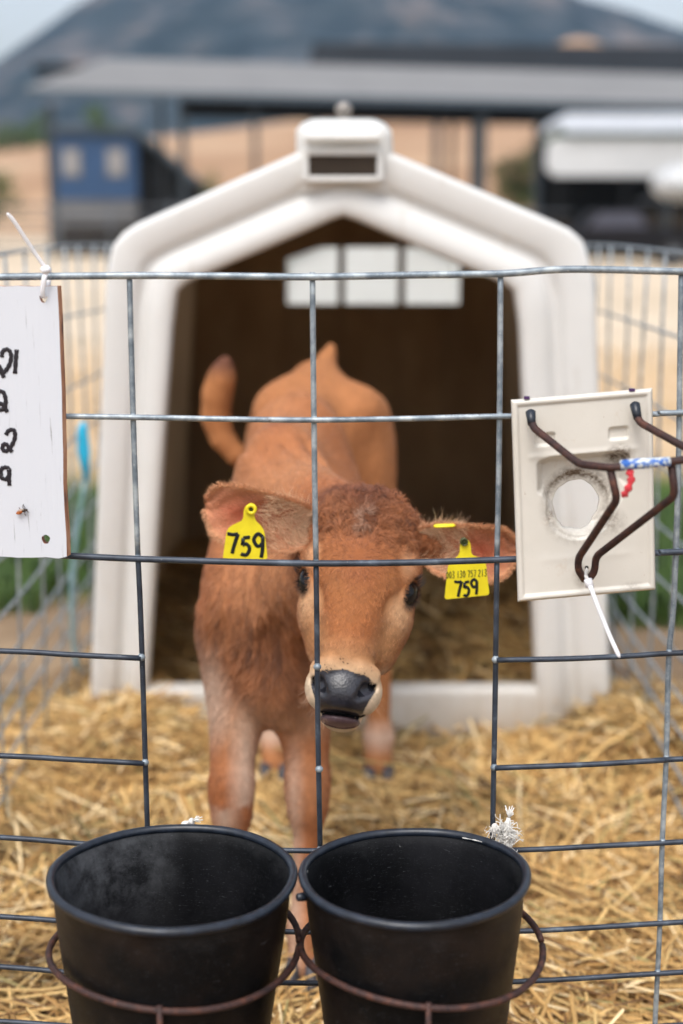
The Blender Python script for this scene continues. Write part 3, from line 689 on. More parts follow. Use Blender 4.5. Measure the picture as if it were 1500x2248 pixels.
    # bee
    b = thing('honey_bee', at(48, 1124, YS-.003), 'small brown bee resting on the white board near its lower hole', 'bee')
    def ell(mb, a, c, ra, flat=.8): mb.tube([a.lerp(c, t) for t in (0, .12, .35, .65, .88, 1)], [ra*k for k in (.15, .65, 1, 1, .65, .15)], 10, flat, (0, -1, 0))
    B = lambda x, y, d=.0035: at(x, y, YS-d)
    mb = MB(); ell(mb, B(36, 1128), B(50, 1122), .0022); mb.build('abdomen', M_BEE, b)
    mb = MB(); ell(mb, B(49, 1122), B(57, 1119), .0021); ell(mb, B(56, 1119), B(61, 1120), .0014); mb.build('thorax', M_BEED, b)
    mb = MB()
    for l in ([(52, 1118), (50, 1112), (52, 1107)], [(56, 1117), (52, 1110), (50, 1109)], [(54, 1123), (55, 1129), (57, 1132)], [(58, 1121), (62, 1124), (64, 1124)], [(46, 1119), (43, 1116), (42, 1114)]):
        mb.tube([B(*p, .003) for p in l], .0004, 5)
    mb.build('leg', M_BEED, b)
    wm = N('bee_wing', .2); wm.col((.6, .5, .4)); wm.b.inputs['Alpha'].default_value = .45
    mb = MB(); mb.tube([B(53, 1119, .0055), B(46, 1119, .006), B(38, 1123, .006)], [.0005, .0013, .0006], 8, .1, (0, -1, 0)); mb.build('wing', wm.m, b)
sign()

# ------------------------------------------------------------------ FEEDER PLATE
def plate():
    YP = 1.568
    c00, c10, c11, c01 = at(1137, 1322, YP), at(1440, 1295, YP), at(1433, 852, YP), at(1122, 878, YP)
    r = thing('bottle_holder_plate', (c00+c11)/2, 'cream moulded plastic bottle holder plate with round hole, hung on the fence', 'feeder plate')
    nu, nv = 124, 176
    def P(u, v): return c00*(1-u)*(1-v)+c10*u*(1-v)+c11*u*v+c01*(1-u)*v
    def ss(e0, e1, x): t = max(0, min(1, (x-e0)/(e1-e0))); return t*t*(3-2*t)
    asp = 446/306
    hc = (.462, .448); hr = .168
    def sdf_box(u, v, cx, cy, hx, hy, rd): 
        dx = abs(u-cx)-hx+rd; dy = abs(v-cy)-hy+rd; return math.hypot(max(dx, 0), max(dy, 0))+min(max(dx, dy), 0)-rd
    def hgt(u, v):
        """height towards the viewer in metres"""
        V = v*asp
        e = min(u, 1-u, V, asp-V)
        h = .0025*(1-ss(.035, .055, e))               # raised rim
        h -= .004*(1-ss(0, .018, e))
        # main recess: rectangle top narrowing to a U round the hole
        top = .70*asp; d1 = sdf_box(u, V, .5, (top+.52*asp)/2, .335, (top-.52*asp)/2, .05)
        w = .335-.10*ss(.60*asp, .34*asp, V) if True else 0
        d2 = sdf_box(u, V, .5, .51*asp, .335-.17*ss(.62*asp, .28*asp, V), .20*asp, .12)
        d = min(d1, d2)
        h -= .020*(1-ss(-.06, .006, d))
        rh = math.hypot(u-hc[0], V-hc[1]*asp)
        h -= .003*(1-ss(hr+.05, hr+.075, rh)) if v < .62 else .003*(1-ss(hr+.05, hr+.075, rh))
        for cx in (.235, .755):
            h -= .004*(1-ss(-.012, .006, sdf_box(u, V, cx, .795*asp, .07, .03*asp, .02)))
        h += .0012*(1-ss(-.03, .03, sdf_box(u, V, .5, .715*asp, .38, .012, .01)))
        h += .0004*math.exp(-((V-.2*asp)/.03)**2)*(1-ss(.25, .4, abs(u-.5)))
        return h
    V = []; T = []; keep = []
    nrm = Vector((0, -1, 0)); CI, CJ = round(hc[0]*nu), round(hc[1]*nv); KS = round(hr*.86*nu); hc = (CI/nu, CJ/nv)
    for j in range(nv+1):
        for i in range(nu+1):
            u, v = i/nu, j/nv; U0, V0 = CI/nu, CJ/nv; du, dv = u-U0, (v-V0)*asp; ang = math.atan2(dv, du)
            s = max(abs(i-CI)/nu, abs(j-CJ)/nv*asp); R = hr*(1+.02*math.sin(5*ang+1)+.012*math.sin(11*ang)); S0 = KS/nu; S1 = .30
            keep.append(max(abs(i-CI), abs(j-CJ))-KS)
            if 1e-6 < s < S1:      # bend the square grid round the hole
                w = ss(S0, S1, s); h_ = math.hypot(du, dv); cu, cv = du/h_*R*s/S0, dv/h_*R*s/S0
                du = cu*(1-w)+du*w; dv = cv*(1-w)+dv*w; u = U0+du; v = V0+dv/asp
            rh = math.hypot(u-hc[0], (v-hc[1])*asp); p = P(u, v)+nrm*hgt(u, v); V.append(p)
            dirt = max(0, 1-abs(rh-hr-.06)/.07)*(.35+.9*max(0, math.sin(ang+.1)))*1.0
            dirt += 1.6*max(0, 1-math.hypot((u-.76)/.12, (v-.685)/.07))
            dirt += .8*max(0, 1-math.hypot((u-.47)/.08, (v-.10)/.07))+.5*max(0, 1-math.hypot((u-.83)/.1, (v-.03)/.03))
            dirt += .7*max(0, 1-math.hypot((u-.26)/.05, (v-.42)/.06))+.6*max(0, 1-math.hypot((u-.70)/.12, (v-.36)/.08))
            T.append((min(1, dirt),)*3)
    F = []
    for j in range(nv):
        for i in range(nu):
            q = [j*(nu+1)+i, j*(nu+1)+i+1, (j+1)*(nu+1)+i+1, (j+1)*(nu+1)+i]
            if min(keep[k] for k in q) > -.5: F.append(q)
    F3 = [f for f in F if len(set(f)) == 4]; tri = [f[:3] for f in F if len(set(f)) == 3]
    me = bpy.data.meshes.new('plate'); me.from_pydata([tuple(v) for v in V], [], F3+tri)
    ca = me.color_attributes.new('tint', 'FLOAT_COLOR', 'POINT')
    for i, t in enumerate(T): ca.data[i].color = (*t, 1)
    me.update(); o = link('moulded_plate', me, M_PLATE, r)
    md = o.modifiers.new('s', 'SOLIDIFY'); md.thickness = .004; md.offset = -1
    # purple clips on the top edge
    for x, y in ((1157, 872), (1388, 855)):
        c = at(x, y, YP-.002); mb = MB(); mb.box((c.x-.003, c.y-.001, c.z-.002), (c.x+.003, c.y+.004, c.z+.0008)); mb.build('clip', simple('purple_clip', srgb(74, 44, 92), .5), r, False)
    # rusty wire cradle, attached to the plate through two black-tipped hooks
    A = lambda x, y, Y: at(x, y, Y)
    R = .0042
    w = thing('wire_bottle_cradle', A(1290, 1270, 1.55), 'rusty bent wire cradle standing out from the cream plate', 'wire cradle')
    mb = MB()
    def path(pts, rr=R, n=5, tight=.86):
        out = []
        P = [A(*p) for p in pts]
        for i, p in enumerate(P):      # rounded bends
            if 0 < i < len(P)-1:
                a = p.lerp(P[i-1], min(.45, .008/(p-P[i-1]).length)); b = p.lerp(P[i+1], min(.45, .008/(p-P[i+1]).length))
                out += [a*(1-t)**2+p*2*t*(1-t)+b*t*t for t in (0, .25, .5, .75, 1)]
            else: out.append(p)
        mb.tube(out, rr, 12)
    path([(1167, 915, 1.556), (1170, 938, 1.545), (1272, 1019, 1.47), (1340, 1027, 1.44), (1500, 1010, 1.44), (1570, 1000, 1.45)])
    path([(1396, 898, 1.556), (1402, 926, 1.545), (1500, 980, 1.49), (1570, 1010, 1.45), (1610, 1030, 1.45)])
    path([(1340, 1030, 1.444), (1355, 1097, 1.447), (1270, 1225, 1.53), (1269, 1250, 1.535), (1283, 1272, 1.545)])
    path([(1474, 1018, 1.444), (1482, 1088, 1.447), (1308, 1222, 1.53), (1306, 1255, 1.535), (1292, 1272, 1.545)])
    mb.build('wire_frame', M_RUST, w)
    for a, b in (((1165, 905, 1.558), (1168, 932, 1.548)), ((1394, 888, 1.558), (1400, 918, 1.548))):
        p, q = A(*a), A(*b); mb = MB(); mb.tube([p+(p-q)*.15, p, p.lerp(q, .5), q], [.003, .0058, .0052, .0046], 12); mb.build('rubber_tip', M_RUBRIM, w)
    mb = MB(); mb.tube([A(1362, 1021, 1.438), A(1400, 1018, 1.438), A(1440, 1016, 1.438), A(1471, 1013, 1.438)], [.0052, .0056, .0054, .005], 12); mb.build('tape', M_TAPE, w)
    mb = MB(); mb.tube(smoothpath([A(1380, 1030, 1.437), A(1386, 1050, 1.436), A(1378, 1075, 1.436), A(1366, 1092, 1.437)], 5), [.0015]+[.0036+.0012*math.sin(i*1.7) for i in range(13)]+[.0025, .001], 8, .35, (0, -1, 0)); mb.build('red_ribbon', M_RED, w)
    z = thing('zip_tie', A(1290, 1280, 1.54), 'white zip tie with long tail at the foot of the cream plate', 'zip tie', 'white zip ties on the fence')
    mb = MB(); mb.tube(smoothpath([A(1290, 1248, 1.55), A(1286, 1262, 1.538), A(1292, 1276, 1.534)], 5), .0022, 8, .5, (0, -1, 0)); mb.build('loop', simple('frosted_nylon', (.6, .58, .56), .3), z)
    mb = MB(); c = A(1293, 1280, 1.534); d = Vector((.0012, 0, -.0045)); mb.tube([c-d*1.1, c-d, c+d, c+d*1.1], [.003, .0046, .0046, .003], 8, .8, (0, -1, 0)); mb.build('clasp', M_ZIP, z)
    mb = MB(); P = smoothpath([A(1296, 1286, 1.53), A(1312, 1330, 1.525), A(1334, 1385, 1.522), A(1352, 1425, 1.52), A(1361, 1444, 1.519)], 5); mb.tube(P, [.0026]*(len(P)-3)+[.0022, .0018, .0008], 8, .35, (0, -1, 0)); mb.build('tail', M_ZIP, z)
    mb = MB(); c = A(1288, 1246, YP-.0035); mb.tube([c+Vector((0, -.0008, 0)), c+Vector((0, .0002, 0))], .0022, 12); mb.build('screw_hole_shade', simple('hole_shade_dark', srgb(30, 24, 20), .8), r)  # flat dark disc, the hole's shade put into its colour
plate()

# ------------------------------------------------------------------ BUCKETS AND HOLDERS
def bucket(cx, cy, Y, diam, lean, roll, label, tier):
    c = at(cx, cy, Y); R = diam/2
    r = thing('bucket', c-Vector((0, 0, .27)), label, 'bucket', 'black rubber buckets on the fence')
    ax = (Matrix.Rotation(math.radians(roll), 3, 'Y') @ Matrix.Rotation(math.radians(lean), 3, 'X'))
    hb = .285; rb = R*.70
    prof = [(R*.985, .000), (R, .004), (R*.985, .009)]
    mb = MB(); n = 96
    op = [(R*.972, -.008), (R*.95, -.013), (R*.945, -.03), (R*.93, -.05)]+[(R*.93+(rb-R*.93)*k/8, -.05-(hb-.05)*k/8) for k in range(1, 9)]+[(rb*.8, -hb), (.001, -hb)]
    inn = [(.001, -hb+.008), (rb*.9, -hb+.010), (rb*.965, -hb+.03)]+[(rb*.97+(R*.925-rb*.97)*k/8, -hb+.03+(hb-.05)*k/8) for k in range(1, 9)]+[(R*.945, -.010), (R*.966, -.004)]
    mb.lathe(op, n, c, ax); mi_ = MB(); mi_.lathe(inn, n, c, ax)
    # slight hand-moulded unevenness
    cc = Vector(c)
    for mm in (mb, mi_):
        for i, v in enumerate(mm.v):
            v = Vector(v); a = math.atan2(v.y-cc.y, v.x-cc.x); k = 1+.006*math.sin(3*a+tier)+.004*math.sin(7*a)
            mm.v[i] = (cc.x+(v.x-cc.x)*k, cc.y+(v.y-cc.y)*k, v.z)
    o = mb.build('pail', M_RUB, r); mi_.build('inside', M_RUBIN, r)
    mb = MB(); ring = []
    for k in range(96):
        a = 2*math.pi*k/96; kk = 1+.006*math.sin(3*a+tier)+.004*math.sin(7*a); ring.append(c+ax @ Vector((R*.972*kk*math.cos(a), R*.972*kk*math.sin(a), -.004+.0015*math.sin(2*a+tier))))
    mb.tube(ring, .0048, 12, None, None, False, True); mb.build('rim', M_RUBRIM, r)
    for a in ((109,) if tier == 0 else (196, 12)):
        a = math.radians(a); p = c+ax @ Vector((R*1.0*math.cos(a), R*1.0*math.sin(a), -.012)); d = ax @ Vector((math.cos(a), math.sin(a), 0))
        mb = MB(); mb.tube([p-d*.004, p+d*.003, p+d*.006, p+d*.007], [.005, .0045, .004, .002], 10); mb.build('lug', M_RUBRIM, r)
    return c, R, ax
bucket(379, 1914, 1.418, .2660, -1.2, 1.2, 'black rubber bucket on the left, dusty inside, hung on the fence', 0)
c2, R2, ax2 = bucket(909, 1912, 1.424, .2480, -1.6, -.8, 'black rubber bucket on the right with a small split in its rim', 1)
# split in the right bucket rim, a raw pale edge
bk2 = [o_ for o_ in COL.objects if o_.name.startswith('bucket')][-1]
for nm, pts_, w_ in (('crack', [(1015, 1839), (1050, 1846), (1085, 1858), (1108, 1868), (1130, 1872)], .0007), ('crack', [(1108, 1868), (1119, 1871), (1131, 1870)], .0016)):
    mb = MB(); P_ = smoothpath([at(x, y, 1.506) for x, y in pts_], 5); mb.tube([P_[0]]+P_+[P_[-1]], [w_*.2]+[w_*(.7+.4*math.sin(i*1.9)) for i in range(len(P_))]+[w_*.2], 6); mb.build(nm, M_ROPE, bk2)
# pale nicks on the right bucket rim
r = MB(); p = at(671, 1914, 1.44); r.tube([p+Vector((-.003, 0, -.002)), p+Vector((-.001, 0, 0)), p+Vector((.002, 0, .002))], [.0015, .0032, .0015], 8, .6, (0, -1, 0)); 
tag(r.build('bird_dropping', M_ROPE), 'tiny white smudge on the left edge of the right bucket rim', 'smudge')
def holder(cx, cy, Y, diam, lab, sx):
    c = at(cx, cy, Y); R = diam/2
    r = thing('bucket_holder', c, lab, 'bucket holder', 'rusty wire bucket hoops')
    mb = MB(); P = []
    for k in range(73):
        a = math.radians(90-178+356*k/72-90+180); P.append(c+Vector((R*math.cos(a), R*math.sin(a), .006*math.sin(2*a))))
    mb.tube(P, .0038, 10); mb.build('hoop', M_RUST, r)
    mb = MB(); f = c+Vector((0, -R-.001, 0)); mb.tube([f+Vector((0, 0, .006)), f+Vector((0, 0, -.05)), f+Vector((0, .03, -.17)), f+Vector((0, R, -.2)), c+Vector((0, R*.85, -.19)), c+Vector((0, R*.98, -.07))], .0033, 10); mb.build('support_rod', M_RUST, r)
    mb = MB(); b = c+Vector((0, R, 0)); mb.tube([b, b+Vector((0, YF-b.y-.006, .012)), b+Vector((0, YF-b.y+.008, .03)), b+Vector((0, YF-b.y+.012, .012))], .0033, 8); mb.build('hook', M_RUST, r)
holder(385, 2072, 1.428, .2700, 'rusty wire hoop holding the left black bucket', -1)
holder(925, 2070, 1.434, .2640, 'rusty wire hoop holding the right black bucket', 1)

# frayed white rope ends
def rope(pts, n, L, label, seed, spread, knot=True):
    rr = random.Random(seed); r = thing('rope_end', at(*pts[0]), label, 'rope', 'frayed white rope ends')
    mb = MB(); P = smoothpath([at(*p) for p in pts], 5); mb.tube(P, [.0034+.0010*math.sin(i*.9) for i in range(len(P))], 10)
    if knot:
        k = P[len(P)//2]
        for j in range(3):
            ring = [k+Vector((.0055*math.cos(a+j)*(1-.2*j), .005*math.sin(a+j*2), .006*math.sin(a)+.003*math.cos(2*a+j))) for a in [2*math.pi*i/20 for i in range(20)]]
            mb.tube(ring, .0032, 8, None, None, False, True)
    mb.build('cord', M_ROPE, r)
    mb = MB()
    for end in ((P[-1], 1), (P[0], 1)) if knot else ((P[-1], 1),):
        for _ in range(n):
            d = Vector((rr.gauss(0, 1), rr.gauss(0, 1), rr.gauss(0, 1))).normalized(); d = (d*spread+(P[-1]-P[-2]).normalized()*(1 if end[0] is P[-1] else -.5)).normalized()
            l = L*rr.uniform(.4, 1.1); w = Vector((rr.uniform(-1, 1), rr.uniform(-1, 1), rr.uniform(-1, .6)))*.3*l
            mb.tube([end[0], end[0]+d*l*.5+w*.3, end[0]+d*l+w], .0007, 4)
    mb.build('fray', M_ROPE, r)
rope([(1085, 1812, 1.585), (1098, 1830, 1.57), (1116, 1838, 1.565), (1112, 1818, 1.566), (1117, 1796, 1.568)], 30, .014, 'frayed white rope knot on the wire behind the right bucket rim', 4, .42)
kn = [o_ for o_ in COL.objects if o_.name.startswith('rope_end')][-1]; rr = random.Random(11); mb = MB(); kc = at(1108, 1828, 1.562)
for _ in range(190):
    d = Vector((rr.gauss(.25, 1), rr.gauss(-.2, .6), rr.gauss(-.1, .8))); L = rr.uniform(.006, .017); d = d.normalized(); a_ = kc+Vector((rr.gauss(0, .004), rr.gauss(0, .003), rr.gauss(0, .005)))
    w_ = Vector((rr.gauss(0, 1), rr.gauss(0, 1), rr.gauss(-.4, 1)))*L*.35; mb.tube([a_, a_+d*L*.5+w_, a_+d*L+w_*.4], .0005, 4)
mb.build('fray', M_ROPE, kn)
rope([(402, 1812, 1.57), (414, 1806, 1.565), (424, 1802, 1.563)], 20, .011, 'short frayed white rope end sticking up behind the left bucket rim', 6, .35, False)
# ------------------------------------------------------------------ CALF (implicit surface -> one continuous mesh)
f32 = np.float32
def nv3(a): a = np.array(a, float); return a/np.linalg.norm(a)
HO = np.array([.0235, 1.800, .706])                      # middle of the head, between the eyes
HU = nv3([.135, .50, .84]); HN = np.array([-.03, -.84, .50]); HN = nv3(HN-HU*HN.dot(HU)); HR = np.cross(HN, HU)*-1
if HR[0] < 0: HR = -HR
HM = np.stack([HR, HU, HN])                              # rows: right, up the face, out of the face
def hl(a, b, c): return HO + a*HR + b*HU + c*HN
def to_head(P): return (P-HO) @ HM.T
def smin(a, b, k):
    h = np.clip(.5+.5*(b-a)/k, 0, 1); return b*(1-h)+a*h-k*h*(1-h)
def smax(a, b, k): return -smin(-a, -b, k)
def ell(P, c, r, R=None):
    q = P-np.array(c); 
    if R is not None: q = q @ R.T
    q = q/np.array(r); k0 = np.linalg.norm(q, axis=1); k1 = np.linalg.norm(q/np.array(r), axis=1)
    return k0*(k0-1)/np.maximum(k1, 1e-9)
def cone(P, a, b, ra, rb, sc=None):
    a = np.array(a, float); b = np.array(b, float); q = P
    if sc is not None: s = np.array(sc); q = P*s; a = a*s; b = b*s
    ba = b-a; l2 = ba.dot(ba); t = np.clip(((q-a) @ ba)/l2, 0, 1)
    return np.linalg.norm(q-a-t[:, None]*ba, axis=1)-(ra+(rb-ra)*t)
def rotz(deg): a = math.radians(deg); return np.array([[math.cos(a), math.sin(a), 0], [-math.sin(a), math.cos(a), 0], [0, 0, 1]])
def rotx(deg): a = math.radians(deg); return np.array([[1, 0, 0], [0, math.cos(a), math.sin(a)], [0, -math.sin(a), math.cos(a)]])

def vnoise(P, s, seed=0):
    """cheap smooth value noise"""
    P = P*s+seed*17.3; i = np.floor(P).astype(np.int64); f = P-i; f = f*f*(3-2*f); out = 0
    for a in (0, 1):
        for b in (0, 1):
            for c_ in (0, 1):
                h = (i[:, 0]+a)*73856093 ^ (i[:, 1]+b)*19349663 ^ (i[:, 2]+c_)*83492791; h = (h*2654435761 & 0xffffffff)/4294967295.
                out = out+h*(f[:, 0] if a else 1-f[:, 0])*(f[:, 1] if b else 1-f[:, 1])*(f[:, 2] if c_ else 1-f[:, 2])
    return out
def sdf_body(P):
    d = ell(P, (-.108, 2.22, .595), (.096, .17, .172))                       # chest
    d = smin(d, ell(P, (-.162, 2.16, .545), (.040, .080, .160)), .05)       # shoulders
    d = smin(d, ell(P, (-.048, 2.19, .565), (.046, .085, .165)), .05)
    d = smin(d, cone(P, (-.095, 2.28, .79), (-.085, 2.46, .79), .052, .05), .09)   # withers
    d = smin(d, ell(P, (-.072, 2.50, .635), (.117, .26, .172), rotz(6)), .07)   # barrel
    d = smin(d, cone(P, (-.08, 2.5, .79), (-.052, 2.85, .835), .045, .04), .10)   # spine
    d = smin(d, ell(P, (-.048, 2.80, .735), (.118, .145, .125)), .07)       # croup
    d = smin(d, ell(P, (-.128, 2.745, .806), (.028, .045, .028)), .08)      # hip bones
    d = smin(d, ell(P, (.045, 2.745, .806), (.028, .045, .028)), .08)
    d = smin(d, cone(P, (-.047, 2.88, .845), (-.022, 2.95, .905), .036, .010), .045)   # tail head
    d = smin(d, ell(P, (.060, 2.83, .650), (.050, .115, .150)), .07)        # haunches
    d = smin(d, ell(P, (-.150, 2.84, .640), (.050, .115, .150)), .05)
    # neck
    d = smin(d, cone(P, (-.092, 2.22, .745), (.02, 1.90, .735), .060, .060), .06)
    d = smin(d, cone(P, (-.098, 2.13, .61), (.012, 1.89, .68), .086, .052), .06)
    d = smin(d, cone(P, (-.115, 2.10, .57), (-.095, 2.055, .475), .085, .050), .05)   # brisket
    d = smin(d, cone(P, (-.10, 2.055, .475), (-.088, 2.045, .428), .035, .012), .04)
    # dewlap and neck folds
    fold = .032*(np.abs(vnoise(P*np.array([2.6, 1., .55]), 22, 11)-.5)-.22)*np.clip(1-np.abs(P[:, 2]-.57)/.13, 0, 1)*np.clip((2.14-P[:, 1])/.06, 0, 1)*np.clip((P[:, 1]-1.93)/.04, 0, 1)
    fold += .004*np.sin(P[:, 0]*150+P[:, 1]*60+2)*np.clip(1-np.abs(P[:, 2]-.79)/.06, 0, 1)*np.clip(1-np.abs(P[:, 1]-2.2)/.13, 0, 1)
    d = d+fold
    # front legs
    for (x0, x1, x2, x3, yk, yo) in ((-.158, -.167, -.174, -.177, 2.03, 2.00), (-.062, -.052, -.060, -.060, 2.05, 2.01)):
        L = cone(P, (x0, 2.13, .52), (x1, yk+.015, .33), .052, .032)
        L = smin(L, ell(P, (x1, yk, .292), (.033, .033, .050)), .03)
        L = smin(L, cone(P, (x1, yk+.005, .27), (x2, yo+.02, .11), .021, .0175), .02)
        L = smin(L, ell(P, (x3, yo+.005, .095), (.024, .026, .028)), .02)
        L = smin(L, cone(P, (x3, yo+.0, .09), (x3, yo-.018, .045), .018, .023), .015)
        d = smin(d, L, .045)
    # hind legs
    for (x0, x1, x2, x3, dy) in ((.066, .080, .078, .076, 0), (-.150, -.148, -.143, -.137, .02)):
        L = cone(P, (x0, 2.76+dy, .56), (x1, 2.885+dy, .335), .062, .026)
        L = smin(L, cone(P, (x1, 2.905+dy, .350), (x1, 2.885+dy, .31), .018, .022), .02)
        L = smin(L, cone(P, (x1, 2.885+dy, .31), (x2, 2.835+dy, .12), .026, .023), .02)
        L = smin(L, ell(P, (x2, 2.825+dy, .105), (.032, .033, .034)), .015)
        L = smin(L, cone(P, (x2, 2.82+dy, .10), (x3, 2.79+dy, .05), .025, .031), .015)
        d = smin(d, L, .04)
    # tail
    tp = [(-.03, 2.95, .88), (-.06, 3.01, .79), (-.12, 3.03, .69), (-.185, 3.02, .655), (-.226, 3.00, .676), (-.254, 3.0, .711), (-.267, 3.0, .757), (-.262, 2.99, .807), (-.250, 2.98, .846), (-.242, 2.97, .876)]
    tr = [.020, .015, .014, .015, .016, .020, .025, .026, .022, .012]
    T = None
    for i in range(len(tp)-1):
        c_ = cone(P, tp[i], tp[i+1], tr[i], tr[i+1]); T = c_ if T is None else smin(T, c_, .03)
    return smin(d, T, .012)
EB = -.018
def eyeframe(s):
    o_ = nv3([s*.80, -.12, .58]); l_ = np.array([s*.36, .92, -.10]); l_ = nv3(l_-o_*l_.dot(o_)); return np.stack([l_, np.cross(o_, l_), o_])
def sdf_head(P):
    q = to_head(P)
    def e(c, r): return ell(q, c, r)
    d = e((0, .044, -.030), (.069, .072, .072))                 # cranium
    d = smin(d, e((0, .084, -.024), (.058, .034, .045)), .025)   # poll
    d = smin(d, cone(q, (0, .01, -.012), (0, -.10, .000), .060, .034, (1, 1, 1)), .03)
    d = smin(d, e((0, -.01, .018), (.052, .060, .034)), .03)    # forehead plane
    d = smin(d, cone(q, (0, -.02, .022), (0, -.115, .018), .030, .026), .025)    # nasal bridge
    for s in (-1, 1):
        d = smin(d, e((s*.058, .010, -.002), (.021, .028, .024)), .02)    # brow
        d = smin(d, e((s*.054, -.044, -.016), (.019, .030, .028)), .022)   # under eye
        d = smin(d, e((s*.040, -.045, -.048), (.028, .070, .046)), .03)  # jaw
        d = smin(d, e((s*.0250, -.155, .000), (.0215, .027, .026)), .018)  # muzzle wings
        d = smin(d, cone(q, (s*.058, .066, -.034), (s*.090, .060, -.038), .024, .022), .012)   # ear roots
    d = smin(d, e((0, -.148, .002), (.042, .030, .034)), .02)
    d = smin(d, e((0, -.161, .015), (.030, .023, .024)), .012)  # nose pad bulge
    d = smin(d, e((0, -.1900, -.012), (.0245, .0080, .019)), .005)  # lower lip
    d = smin(d, e((0, -.162, -.034), (.030, .036, .026)), .02)   # chin
    cm = np.clip((q[:, 1]-.02)/.03, 0, 1)*np.clip((q[:, 2]+.03)/.03, 0, 1)   # curled, tufted poll
    d = d-cm*.0075*(vnoise(q*np.array([1.5, .8, 1]), 70, 21)-.5)-cm*.004*(vnoise(q, 150, 22)-.5)
    # mouth slit
    d = smax(d, -e((0, -.1850, .018), (.034, .0020, .030)), .003)
    for s in (-1, 1):
        # nostrils: comma shapes opening outward
        c_ = cone(q, (s*.0215, -.171, .038), (s*.0310, -.155, .031), .0055, .0085)
        c_ = smin(c_, cone(q, (s*.0310, -.154, .031), (s*.0380, -.149, .021), .0075, .0050), .004)
        d = smax(d, -c_, .005)
        d = smin(d, cone(q, (s*.020, -.131, .034), (s*.036, -.132, .020), .007, .007), .012)
        # eye sockets and lids
        d = smax(d, -e((s*.0725, EB, .0105), (.0145, .0185, .0155)), .005)
        d = smax(d, -e((s*.050, EB-.034, .036), (.009, .020, .007)), .012)
        eye = np.array([s*.0612, EB, .0030]); EF = eyeframe(s); qq = (q-eye) @ EF.T
        rr_ = np.linalg.norm(qq/np.array([1.3, 1, 1]), axis=1)
        shell = np.abs(rr_-.0163)-.0020
        qv = qq*np.array([.80, 1.12, 1]); cosn = qv[:, 2]/np.maximum(np.linalg.norm(qv, axis=1), 1e-6)
        shell = smax(shell, (cosn-.60)*.020, .002); shell = smax(shell, (.0-cosn)*.020, .004)
        d = smin(d, shell, .004)
    return d
def sdf(P):
    a = sdf_body(P); b = np.full(len(P), 1.0)
    m = (P[:, 1] < 2.02) & (P[:, 2] > .46)
    if m.any(): b[m] = sdf_head(P[m])
    return smin(a, b, .035)

